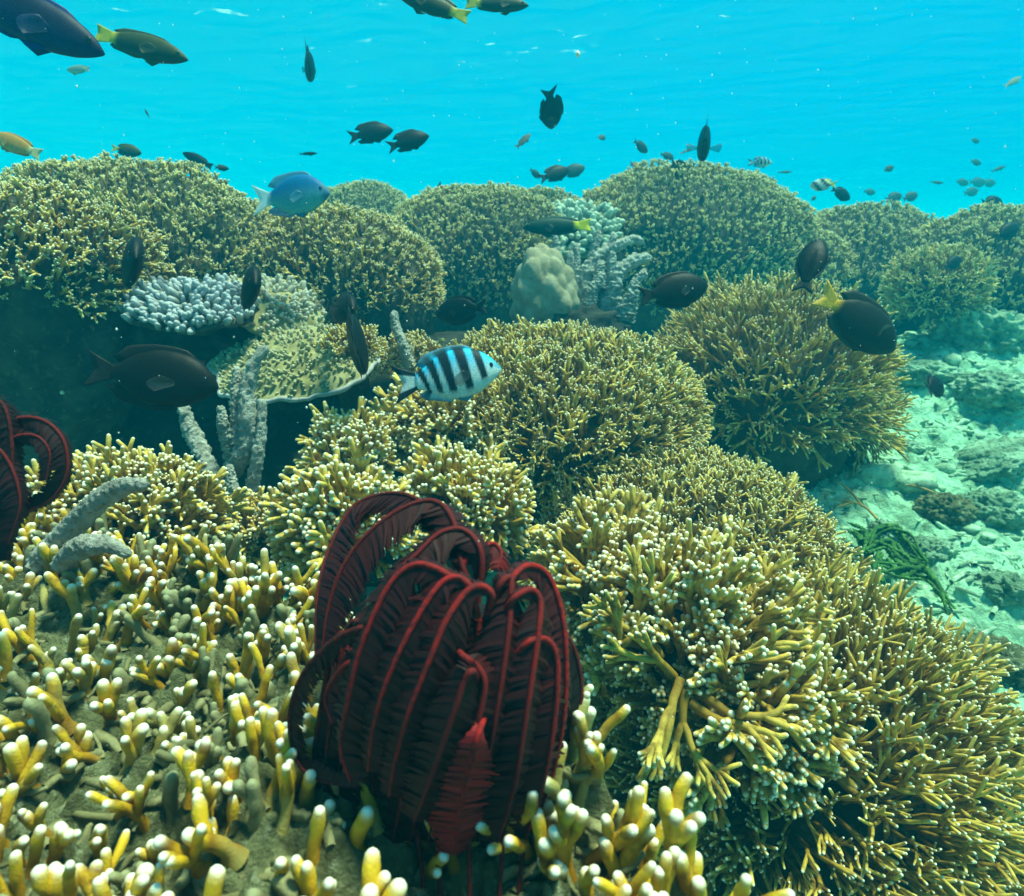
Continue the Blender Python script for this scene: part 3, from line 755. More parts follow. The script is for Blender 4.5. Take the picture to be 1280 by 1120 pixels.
# ------------------------------------------------------------------ other corals
def blob(c, rad, fr, nu=110, nv=60, zmin=-1.0):
    u = np.linspace(0, 2 * math.pi, nu, endpoint=False); v = np.linspace(0.005, math.acos(zmin) - 0.005, nv)
    U, W = np.meshgrid(u, v); D = np.stack([np.sin(W) * np.cos(U), np.sin(W) * np.sin(U), np.cos(W)], -1)
    S = np.asarray(c) + D * np.asarray(rad) * fr(D)[..., None]
    i = np.arange(nv - 1)[:, None] * nu; j = np.arange(nu)[None]; j2 = (j + 1) % nu
    return S.reshape(-1, 3), np.stack([i + j, i + nu + j, i + nu + j2, i + j2], -1).reshape(-1, 4)

def build_boulder():
    d = 2.05; c = at(682, 382, d); root = empty('boulder_coral', c)
    tag(root, 'smooth lumpy pale brown boulder coral beside the grey finger coral', 'coral')
    def fr(D):
        wl = worley(D * 2.3 + 3.7, 4)
        peak = 0.22 * np.clip(D[..., 2], 0, 1) ** 2
        return 0.86 + 0.26 * (0.62 - wl) + peak - 0.10 * D[..., 0] * np.clip(D[..., 2], 0, 1) + 0.012 * fbm(D * 16, 3, 8)
    V, Q = blob(c, (46 * d / F, 0.11, 64 * d / F), fr, 160, 90)
    mesh_obj('lobed_body', V, Q, None, [M['boulder']], root, loc=c)
    V, Q = blob(at(715, 420, d + 0.02), (75 * d / F, 0.12, 42 * d / F), lambda D: 0.9 + 0.25 * fbm(D * 4, 4, 12), 90, 50)
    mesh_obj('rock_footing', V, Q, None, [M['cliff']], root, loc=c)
build_boulder()

def rough_tube(mb, pts, R, rng, sides=30, n=90, amp=0.18):
    P, L = smooth_curve(pts, n); Rr = np.interp(np.linspace(0, 1, n), np.linspace(0, 1, len(R)), R)
    V, Q, T, S = tube(P, Rr, sides, True, 0)
    C = P[np.clip((np.arange(len(V)) // sides), 0, n - 1)]
    dirn = V - C; nn = fbm(V / np.mean(R) * 1.2, 3, 6) * amp * 1.3 + (0.5 - worley(V / np.mean(R) * 2.6, 3)) * amp * 2.6
    V = V + dirn * nn[:, None]
    mb.add(V, Q, T)

def soft_coral(name, label, base, branches, rng, group=None, amp=0.2, cat='coral'):
    root = empty(name, base); tag(root, label, cat, group)
    for pts, R in branches:
        mb = MB(); rough_tube(mb, pts, R, rng, amp=amp); mb.build('branch', [M['soft']], root, loc=base)
    return root

def build_soft():
    rng = np.random.default_rng(8); k = 1.12 / F
    A = lambda l, d=1.12: [at(x, y, d + dd) for x, y, dd in l]
    G = 'grey finger soft corals'
    b = at(290, 660, 1.12)
    soft_coral('finger_coral', 'tall grey tree like finger coral in front of the dark hollow', b, [
        (A([(286, 690, 0), (280, 640, 0), (285, 600, 0), (305, 560, -.01), (310, 520, -.02), (308, 490, -.02), (318, 455, -.02), (330, 438, -.02)]), [14 * k, 14 * k, 11 * k, 12 * k, 13 * k, 10 * k, 9 * k, 6 * k]),
        (A([(280, 650, 0), (268, 605, .01), (255, 570, .02), (240, 540, .03), (230, 512, .03)]), [15 * k, 12 * k, 10 * k, 11 * k, 8 * k]),
        (A([(300, 555, -.01), (296, 510, -.01), (295, 480, -.01), (296, 463, -.01)]), [12 * k, 9 * k, 7 * k, 5 * k]),
        (A([(290, 570, 0), (282, 545, -.02), (278, 525, -.03), (276, 512, -.03)]), [10 * k, 8 * k, 7 * k, 5 * k]),
        (A([(313, 660, 0), (314, 620, -.01), (322, 570, -.02), (326, 540, -.02), (328, 505, -.02)]), [9 * k, 8 * k, 8 * k, 7 * k, 5 * k]),
        (A([(300, 660, -.02), (294, 620, -.03), (289, 600, -.03), (287, 585, -.03)]), [9 * k, 8 * k, 7 * k, 5 * k]),
    ], rng, G)
    k = 0.62 / F
    A2 = lambda l: [at(x, y, 0.62 + dd) for x, y, dd in l]
    soft_coral('finger_coral', 'thick grey finger leaning right over the foreground coral edge', at(70, 700, .62), [
        (A2([(48, 705, .03), (85, 665, .02), (125, 625, 0), (155, 608, -.01), (178, 606, -.02)]), [16 * k, 15 * k, 14 * k, 13 * k, 8 * k])], rng, G, 0.14)
    soft_coral('finger_coral', 'short grey curved finger below the thicker leaning finger', at(85, 710, .60), [
        (A2([(78, 705, .0), (95, 688, -.02), (120, 680, -.03), (142, 683, -.03), (158, 692, -.03)]), [12 * k, 13 * k, 14 * k, 11 * k, 6 * k])], rng, G, 0.14)
    k = 1.45 / F
    A3 = lambda l: [at(x, y, 1.45 + dd) for x, y, dd in l]
    soft_coral('finger_coral', 'single small grey finger standing behind the plate coral tip', at(503, 450, 1.45), [
        (A3([(512, 460, .02), (505, 435, 0), (495, 410, 0), (493, 393, 0)]), [9 * k, 7 * k, 6 * k, 5 * k])], rng, G)
    # the spreading grey bush beside the boulder coral
    d = 2.12; k = d / F; br = []
    B = lambda l: [at(x, y, d + dd) for x, y, dd in l]
    main = [([(735, 400, .02), (728, 370, 0), (735, 345, 0), (752, 318, 0), (790, 300, .02), (800, 302, .02)], [15, 12, 11, 9, 7, 5]),
            ([(760, 410, .02), (762, 380, -.02), (768, 350, -.03), (785, 330, -.03), (808, 322, -.02)], [17, 14, 12, 8, 6]),
            ([(733, 350, 0), (741, 322, 0), (745, 305, 0), (748, 292, 0)], [8, 6, 5, 4]), ([(724, 365, 0), (720, 340, 0), (721, 322, 0), (720, 308, 0)], [8, 6, 5, 4]),
            ([(715, 372, -.01), (711, 350, -.01), (712, 335, -.01), (713, 318, -.01)], [7, 6, 5, 4]), ([(752, 335, 0), (760, 312, 0), (768, 295, 0)], [6, 5, 4]),
            ([(765, 350, -.04), (765, 335, -.04), (766, 318, -.04)], [7, 5, 4]), ([(750, 362, -.04), (749, 345, -.04), (751, 330, -.04)], [8, 7, 5]),
            ([(735, 385, -.04), (742, 362, -.05), (752, 345, -.05)], [9, 7, 5]), ([(780, 400, -.02), (788, 372, -.04), (796, 352, -.04), (805, 342, -.04)], [13, 10, 7, 5]),
            ([(696, 345, .04), (695, 322, .04), (694, 305, .04), (692, 292, .04)], [7, 6, 5, 4])]
    soft_coral('finger_coral', 'spreading grey antler shaped finger coral behind the boulder coral', at(750, 410, d), [(B(l), np.array(R) * k) for l, R in main], rng, G, 0.25)
build_soft()

def plate(label, c, normal, rx, ry, seed, knobs, knob_r, mat, knob_mat, rim=True, jag=0.12, right=None, sag=0.15, name='plate_coral'):
    """a shelf: bumpy top, thickness, pale rim; knobs are bumps of the same colony"""
    rng = np.random.default_rng(seed); root = empty(name, c); tag(root, label, 'coral')
    nz = nrm(np.asarray(normal, float)); xr = nrm(np.asarray(right if right is not None else RIGHT) - nz * np.dot(nz, right if right is not None else RIGHT)); yr = np.cross(nz, xr)
    nu, nr = 140, 40
    th = np.linspace(0, 2 * math.pi, nu, endpoint=False); rr = np.linspace(0.0, 1.0, nr)
    edge = 1 + jag * fbm(np.stack([np.cos(th) * 2, np.sin(th) * 2, np.full(nu, seed * 1.7)], -1), 4, seed)
    T, R = np.meshgrid(th, rr); E = np.broadcast_to(edge, T.shape)
    X, Y = np.cos(T) * R * E * rx, np.sin(T) * R * E * ry
    Pn = np.stack([X, Y, np.full_like(X, seed)], -1)
    H = -sag * min(rx, ry) * R ** 2 * (1 if sag > 0 else 1) + 0.014 * fbm(Pn * 14, 3, seed) + 0.008 * (0.5 - worley(Pn * 45, seed)) * (R < 0.96)
    top = np.asarray(c) + X[..., None] * xr + Y[..., None] * yr + H[..., None] * nz
    bot = top - nz * (0.010 + 0.10 * (1 - R[..., None]) ** 1.3)
    i = np.arange(nr - 1)[:, None] * nu; j = np.arange(nu)[None]; j2 = (j + 1) % nu
    q = np.stack([i + j, i + nu + j, i + nu + j2, i + j2], -1).reshape(-1, 4)
    n0 = nu * nr; e = (nr - 1) * nu + np.arange(nu); e2 = (nr - 1) * nu + (np.arange(nu) + 1) % nu
    V = np.concatenate([top.reshape(-1, 3), bot.reshape(-1, 3)])
    Q = np.concatenate([q, q[:, ::-1] + n0, np.stack([e, e + n0, e2 + n0, e2], -1)])
    V = V  # body
    mesh_obj('plate_body', V, Q, None, [mat], root, loc=c)
    if rim:
        mb = MB(); P = np.concatenate([top[-1], top[-1][:1]]); P = P - nz * 0.004
        Vv, Qq, Tt, S = tube(P, 0.0052 * (1 + 0.3 * fbm(P * 30, 2, 3)), 8, False); mb.add(Vv, Qq, None); mb.build('pale_rim', [M['rim']], root, loc=c)
    if knobs:
        pos = []; 
        for k in range(knobs):
            a, r = rng.uniform(0, 6.283), math.sqrt(rng.random()) * 0.98
            ia = int(a / 6.2832 * nu) % nu; ir = int(r * (nr - 1)); pos.append(top[ir, ia] - nz * knob_r * 0.2)
        protos = []
        for k in range(6):
            mb = MB(); l = rng.uniform(1.4, 3.0); Vv, Qq, Tt, S = tube([[0, 0, 0], [0.1, 0, l * .5], [0.15, 0.1, l]], [1.0, 0.86, 0.66], 8, True, 0, 0.06, rng)
            mb.add(Vv, Qq, Tt, a=np.clip(S * 1.5 - 0.5, 0, 1), b=rng.random()); protos.append(mb.arrays())
        pos = np.array(pos); ax = nz + rng.normal(0, 0.28, (len(pos), 3)) + 0.55 * nrm(pos - np.asarray(c))
        V, Q, T, A, B = place(protos, pos, ax, knob_r * rng.uniform(0.7, 1.25, len(pos)), rng)
        mesh_obj('knobs', V, Q, T, [knob_mat], root, {'tip': A, 'var': B}, loc=c)
    return root

def build_plates():
    plate('olive plate coral shelf with pale rim over the dark hollow', at(362, 440, 1.40), np.array([-0.12, -0.46, 0.88]), 0.185, 0.135, 3, 620, 0.0037, M['plate'], coral_mat('olive plate bumps', (0.26, 0.22, 0.09), (0.40, 0.34, 0.15), (0.50, 0.45, 0.26)), True, 0.22, RIGHT * 0.9 + np.array([0, 0, -0.36]))
    plate('small lumpy tan shelf above the olive plate coral', at(338, 372, 1.52), np.array([0.30, -0.50, 0.82]), 0.125, 0.105, 5, 330, 0.0055, M['plate'], coral_mat('tan plate bumps', (0.27, 0.22, 0.12), (0.38, 0.32, 0.2), (0.52, 0.48, 0.36)), False, 0.2, RIGHT + np.array([0, 0, -0.4]))
    plate('bluish white knobbly coral slope left of the plate corals', at(228, 375, 1.42), np.array([-0.02, -0.62, 0.8]), 0.15, 0.085, 7, 430, 0.0074, M['base'], M['knob'], False, 0.2, RIGHT + np.array([0, 0, -0.10]), name='knobbly_coral')
    plate('grey green knobbly coral patch between two distant domes, above the boulder coral', at(712, 282, 2.5), np.array([-0.05, -0.72, 0.7]), 0.20, 0.135, 9, 320, 0.0125, M['plate'], M['knob_far'], False, 0.2, name='knobbly_coral')
    # reef rock that carries the left corals
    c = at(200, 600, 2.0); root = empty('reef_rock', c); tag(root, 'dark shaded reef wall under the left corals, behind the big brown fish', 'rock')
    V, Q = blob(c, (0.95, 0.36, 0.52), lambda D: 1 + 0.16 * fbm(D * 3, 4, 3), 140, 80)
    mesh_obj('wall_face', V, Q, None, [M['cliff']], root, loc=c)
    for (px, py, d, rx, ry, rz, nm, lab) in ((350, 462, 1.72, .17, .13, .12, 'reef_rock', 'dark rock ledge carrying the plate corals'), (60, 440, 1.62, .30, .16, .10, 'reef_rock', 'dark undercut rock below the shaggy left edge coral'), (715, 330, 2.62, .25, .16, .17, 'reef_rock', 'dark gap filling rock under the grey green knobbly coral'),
                                       (600, 500, 2.0, .75, .3, .2, 'reef_rock', 'rock coloured dark as shade between the middle dome and the far mounds'), (230, 400, 1.56, .17, .12, .09, 'reef_rock', 'dark rock under the bluish white knobbly coral')):
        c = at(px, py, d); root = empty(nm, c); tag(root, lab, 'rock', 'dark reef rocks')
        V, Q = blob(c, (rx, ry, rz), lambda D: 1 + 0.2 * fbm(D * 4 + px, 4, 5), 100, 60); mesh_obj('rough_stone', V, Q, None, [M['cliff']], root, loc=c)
build_plates()

# ------------------------------------------------------------------ things on the sand
def gpt(px, py):
    """where the ray through a pixel meets the seabed"""
    d = np.linspace(0.5, 5, 900); P = np.stack([at(px, py, x) for x in d]); g = ground_z(P[:, 0], P[:, 1], False)
    k = np.argmax(P[:, 2] < g); return P[k], d[k]

def build_sand():
    rng = np.random.default_rng(21)
    def rock(px, py, rx, ry, seed, label, flat=0.5, tilt=0.0, mat='rock'):
        p, d = gpt(px, py); r = rx * d / F
        def fr(D):
            D = D * np.array([1.6, 1.3, 1.6 * max(0.35, ry / rx)])
            return 1 + 0.34 * fbm(D * 2.0 + seed, 4, seed) + 0.18 * fbm(D * 6, 4, seed + 2) + 0.12 * (0.5 - worley(D * 5, seed))
        V, Q = blob(p + [0, 0, r * flat * 0.15], (r, r * 0.8, ry * d / F), fr, 130, 70)
        R_ = np.array(Matrix.Rotation(tilt, 3, 'Y')); V = (V - p) @ R_.T + p
        tag(mesh_obj('rock', V, Q, None, [M[mat]], loc=p), label, 'rock', 'pale rocks on the sand')
    rock(1228, 425, 62, 36, 1, 'big ridge shaped pale rock at the far right of the sand', 0.4, 0.2)
    rock(1150, 470, 44, 16, 2, 'low flat rock left of the ridge rock')
    rock(1240, 490, 50, 20, 3, 'low pale slab under the ridge rock')
    rock(1235, 580, 52, 16, 4, 'tilted slab with dark underside at the right edge, mid height', 0.6, -0.4)
    rock(1180, 640, 34, 20, 5, 'dark turf covered stone in the middle of the sand', 0.6, 0, 'bed')
    rock(1240, 640, 40, 24, 6, 'knobbly stone right of the dark turf stone')
    rock(1110, 668, 24, 14, 7, 'round stone just behind the green alga')
    rock(1165, 690, 30, 16, 8, 'bright flat stone beside the green alga')
    rock(1250, 830, 56, 22, 9, 'dark hollowed slab at the right edge near the front coral', 0.5, 0.25, 'bed')
    rock(1195, 800, 34, 16, 10, 'flat grey stone left of the hollowed slab')
    rock(1262, 740, 34, 20, 11, 'pale broken stone at the right edge above the hollowed slab')
    rock(1225, 720, 26, 12, 12, 'small broken slab near the right edge')
    rock(1130, 560, 22, 9, 13, 'small low stone near the tangled bush')
    rock(1010, 1075, 90, 34, 14, 'shaded rough rock in the hole under the big front coral', 0.5, 0.1, 'bed')
    # fallen branches
    def twig(pts, r, label, grp='fallen coral branches on the sand', lift=0.03):
        mb = MB(); b0 = None
        for line in pts:
            P = []
            for x, y, up in line:
                p, d = gpt(x, y); P.append(p + np.array([0, -0.02, 0.02 + up]))
            b0 = P[0] if b0 is None else b0
            Pc, L = smooth_curve(P, 16); V, Q, T, S = tube(Pc, np.linspace(r, r * 0.55, 16), 8, True, 0, 0.06, rng); mb.add(V, Q, T, a=np.clip(S * 4 - 3, 0, 1) * 0.6, b=rng.random())
        o = mb.build('coral_branch', [M['twig']], loc=b0); tag(o, label, 'coral branch', grp)
    twig([[(1024, 604, 0), (1014, 590, 0), (1010, 578, .01), (1012, 560, .02), (1016, 546, .03)], [(1010, 580, 0), (995, 585, .01), (985, 580, .02), (972, 579, .02)], [(1004, 584, 0), (992, 593, .01), (984, 597, .01)], [(1014, 578, .01), (1022, 574, .02), (1020, 562, .02)]], 0.0065, 'forked golden branch lying at the foot of the tangled bush')
    twig([[(1090, 655, 0), (1075, 640, 0), (1060, 634, .0), (1038, 630, .0)], [(1072, 639, 0), (1056, 625, .01), (1042, 616, .015)], [(1060, 634, 0), (1040, 640, .0)]], 0.0035, 'thin pale forked twig on the sand below the golden branch')
    twig([[(1160, 622, 0), (1140, 614, 0), (1122, 606, 0)], [(1140, 614, 0), (1125, 612, 0)]], 0.0035, 'thin straight brown twig beside the dark turf stone')
    # green alga
    p, d = gpt(1080, 690); root = empty('green_alga', p); tag(root, 'bright green alga strands sprawling on sand right of the front coral', 'seaweed')
    for l in ([(1068, 705), (1085, 675), (1105, 668), (1125, 685), (1140, 705), (1152, 716)], [(1075, 700), (1100, 690), (1120, 705), (1145, 715)], [(1095, 715), (1120, 722), (1145, 728), (1160, 745), (1178, 770)], [(1070, 690), (1065, 675), (1058, 668)],
              [(1098, 695), (1115, 712), (1140, 722)], [(1090, 705), (1092, 722), (1098, 735)]):
        for k in range(5):
            P = [gpt(x + rng.normal(0, 5), y + rng.normal(0, 4))[0] + np.array([0, -0.02, 0.016 + 0.022 * rng.random()]) for x, y in l]; mb = MB()
            r_ = rng.uniform(0.0022, 0.0048); rough_tube(mb, P, [r_, r_ * 1.3, r_ * 1.2, r_ * 0.5], rng, 9, 44, 0.6); mb.build('strand', [M['alga']], root, loc=p)
    # rubble scattered over the sand: nobody could count it
    mb = MB(); 
    for k in range(5200):
        x, y = rng.uniform(0.25, 2.6), rng.uniform(0.55, 3.2) ** 1.0
        if x < 0.3 + 0.25 * y - 0.3: continue
        z = float(ground_z(np.array([x]), np.array([y]))[0]); l = rng.lognormal(-4.35, 0.55); a = rng.uniform(0, 6.28); e = rng.uniform(-0.2, 0.35)
        dd = np.array([math.cos(a), math.sin(a), e]) * l
        if rng.random() < 0.82:
            V, Q, T, S = tube([np.array([x, y, z]) - dd, np.array([x, y, z]) + rng.normal(0, l * .2, 3), np.array([x, y, z + .002]) + dd], np.array([.9, 1, .7]) * min(l * 0.28, 0.006), 6, True, 0, 0.15, rng); mb.add(V, Q, T)
        else:
            V, Q = blob((x, y, z), (l, l * rng.uniform(.5, 1), l * rng.uniform(.3, .6)), lambda D: 1 + 0.35 * vnoise(D * 2 + k), 9, 6); mb.add(V, Q)
    tag(mb.build('rubble', [M['rubble']]), kind='stuff')
    # drifting specks in the water
    mb = MB()
    for k in range(1500):
        d = rng.uniform(0.35, 4.0) ** 1.0; p = at(rng.uniform(-30, 1310), rng.uniform(-20, 1000), d)
        if p[2] > 1.1: continue
        r = rng.lognormal(-7.55, 0.45) * (0.55 + 0.42 * d)
        V = p + r * np.array([[1, 0, 0], [-1, 0, 0], [0, 1, 0], [0, -1, 0], [0, 0, 1.3], [0, 0, -1.3]]); T = [[0, 2, 4], [2, 1, 4], [1, 3, 4], [3, 0, 4], [2, 0, 5], [1, 2, 5], [3, 1, 5], [0, 3, 5]]
        mb.add(V, None, T)
    tag(mb.build('drifting_particles', [M['speck']]), kind='stuff')
build_sand()

# ------------------------------------------------------------------ fish
SHAPES = {   # u along the body (0 nose .. ~0.8 tail root), upper and lower profile, half width, all in fish lengths
    'damsel': dict(u=[0, .02, .06, .14, .24, .36, .48, .60, .70, .78], t=[.005, .035, .085, .15, .195, .21, .20, .155, .095, .062], b=[-.005, -.03, -.065, -.115, -.165, -.19, -.185, -.14, -.085, -.058], w=[.005, .025, .05, .08, .095, .095, .08, .055, .032, .016],
                   dorsal=(.22, .70, .055, .085), anal=(.46, .70, .05, .08), tail=(.76, .16, .90)),
    'oval': dict(u=[0, .02, .06, .14, .24, .36, .50, .64, .74, .80], t=[.005, .045, .10, .17, .215, .23, .22, .165, .085, .045], b=[-.005, -.04, -.085, -.145, -.195, -.22, -.215, -.16, -.08, -.042], w=[.005, .03, .055, .08, .09, .09, .075, .05, .03, .014],
                 dorsal=(.18, .74, .045, .06), anal=(.36, .74, .045, .06), tail=(.78, .15, .93)),
    'wrasse': dict(u=[0, .02, .06, .14, .26, .40, .54, .66, .76, .82], t=[.004, .022, .05, .085, .115, .125, .118, .095, .065, .055], b=[-.004, -.022, -.045, -.08, -.11, -.12, -.115, -.09, -.062, -.052], w=[.004, .018, .035, .052, .062, .064, .056, .04, .024, .013],
                   dorsal=(.20, .78, .03, .035), anal=(.45, .78, .028, .035), tail=(.80, .095, .965)),
    'slim': dict(u=[0, .03, .10, .22, .36, .50, .64, .76, .82], t=[.004, .02, .05, .075, .082, .075, .055, .035, .028], b=[-.004, -.02, -.05, -.075, -.085, -.078, -.055, -.035, -.028], w=[.004, .015, .03, .042, .045, .04, .028, .016, .01],
                 dorsal=(.25, .72, .025, .02), anal=(.5, .74, .022, .02), tail=(.80, .09, .90)),
}
def lerp3(a, b, t): return np.asarray(a) * (1 - t[..., None]) + np.asarray(b) * t[..., None]

def c_plain(back, belly, tail, fin=None, head=None):
    back, belly, tail = map(np.asarray, (back, belly, tail))
    def f(u, h):          # h: -1 belly .. 1 back
        c = lerp3(belly, back, sstep(-0.7, 0.5, h)); c = lerp3(c, tail, sstep(0.72, 0.80, u))
        if head is not None: c = lerp3(c, np.asarray(head), sstep(0.12, 0.04, u))
        return c
    f.fin = np.asarray(fin if fin is not None else back); f.tail = tail
    return f
def c_sergeant(u, h):
    c = lerp3((0.70, 0.84, 0.80), (0.03, 0.60, 0.95), sstep(-0.35, 0.85, h)); dark = np.zeros_like(u)  # blue light on the pale back is painted into the colour
    for cu, wd, lo in ((.185, .044, -.55), (.335, .055, -.72), (.485, .055, -.72), (.605, .042, -.8), (.71, .034, -1.2)):
        s = u - cu - 0.034 * h
        wj = wd * (0.72 + 0.28 * sstep(-1, 0.6, h))
        dark = np.maximum(dark, sstep(wj, wj * 0.72, np.abs(s)) * sstep(lo - .12, lo + .05, h))
    c = lerp3(c, (0.012, 0.02, 0.03), dark)
    return lerp3(c, (0.10, 0.40, 0.55), sstep(0.10, 0.03, u) * sstep(-.2, .3, h) * 0.8)
c_sergeant.fin = np.array([0.10, 0.25, 0.32]); c_sergeant.tail = np.array([0.72, 0.8, 0.78])
def c_banner(u, h):
    c = np.broadcast_to(np.array([0.75, 0.78, 0.70]), u.shape + (3,)).copy(); s = u + 0.25 * h
    c = lerp3(c, (0.01, 0.012, 0.015), sstep(.10, .14, s) * sstep(.34, .28, s)); c = lerp3(c, (0.01, 0.012, 0.015), sstep(.50, .54, s) * sstep(.75, .70, s))
    return lerp3(c, (0.7, 0.62, 0.1), sstep(.75, .82, s))
c_banner.fin = np.array([0.55, 0.6, 0.4]); c_banner.tail = np.array([0.7, 0.62, 0.1])

PAL = {
    'dark': c_plain((.010, .022, .026), (.014, .028, .030), (.014, .028, .030)),
    'black': c_plain((.006, .010, .012), (.008, .013, .013), (.008, .012, .013)),
    'brown': c_plain((.045, .036, .028), (.065, .052, .04), (.08, .065, .05)),
    'umber': c_plain((.014, .015, .012), (.012, .013, .011), (.028, .025, .018)),
    'grey': c_plain((.12, .12, .10), (.22, .22, .19), (.16, .16, .14)),
    'pale': c_plain((.20, .30, .26), (.45, .50, .42), (.45, .5, .4)),
    'olive': c_plain((.10, .12, .03), (.05, .07, .04), (1.1, 0.95, .08)),
    'green': c_plain((.020, .085, .055), (.018, .075, .06), (1.5, 1.3, .03), fin=(.02, .12, .10)),
    'navy': c_plain((.012, .03, .10), (.02, .06, .22), (.03, .08, .3), fin=(.02, .07, .35)),
    'orange': c_plain((.50, .26, .05), (.58, .36, .10), (.70, .62, .30)),
    'orange_small': c_plain((.45, .25, .08), (.55, .3, .1), (.1, .1, .1)),
    'blue': c_plain((.006, .16, .38), (.14, .44, .44), (.70, .78, .76), fin=(.05, .20, .36), head=(.05, .2, .32)),
    'sergeant': c_sergeant, 'banner': c_banner,
    'orange_tail': c_plain((.014, .017, .013), (.012, .014, .012), (.75, .42, .02), fin=(.03, .03, .02)),
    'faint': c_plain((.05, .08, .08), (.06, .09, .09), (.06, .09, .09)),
}

def fin_strip(mb, base, outer, th, m, col_b, col_o, cols, side=np.array([0, 1.0, 0])):
    """a fin: a thin wedge between the base line and the outer line"""
    base, outer = np.asarray(base, float), np.asarray(outer, float); k = len(base); rows = 4
    t = np.linspace(0, 1, rows)[:, None, None]; mid = base[None] * (1 - t) + outer[None] * t
    h = side * (th * (1 - 0.85 * np.linspace(0, 1, rows)))[:, None, None]
    V = np.concatenate([(mid + h).reshape(-1, 3), (mid - h).reshape(-1, 3)])
    i = np.arange(rows - 1)[:, None] * k; j = np.arange(k - 1)[None]
    q = np.stack([i + j, i + j + 1, i + k + j + 1, i + k + j], -1).reshape(-1, 4); n = rows * k
    e = (rows - 1) * k + np.arange(k - 1); s0 = np.arange(rows - 1) * k; s1 = s0 + k - 1
    Q = np.concatenate([q, q[:, ::-1] + n, np.stack([e, e + 1, e + 1 + n, e + n], -1), np.stack([s0, s0 + k, s0 + k + n, s0 + n], -1), np.stack([s1 + k, s1, s1 + n, s1 + k + n], -1)])
    mb.add(V, Q, None, m=m)
    cc = np.asarray(col_b) * (1 - t) + np.asarray(col_o) * t; cc = np.broadcast_to(cc, mid.shape).reshape(-1, 3)
    cols.append(np.concatenate([cc, cc]))

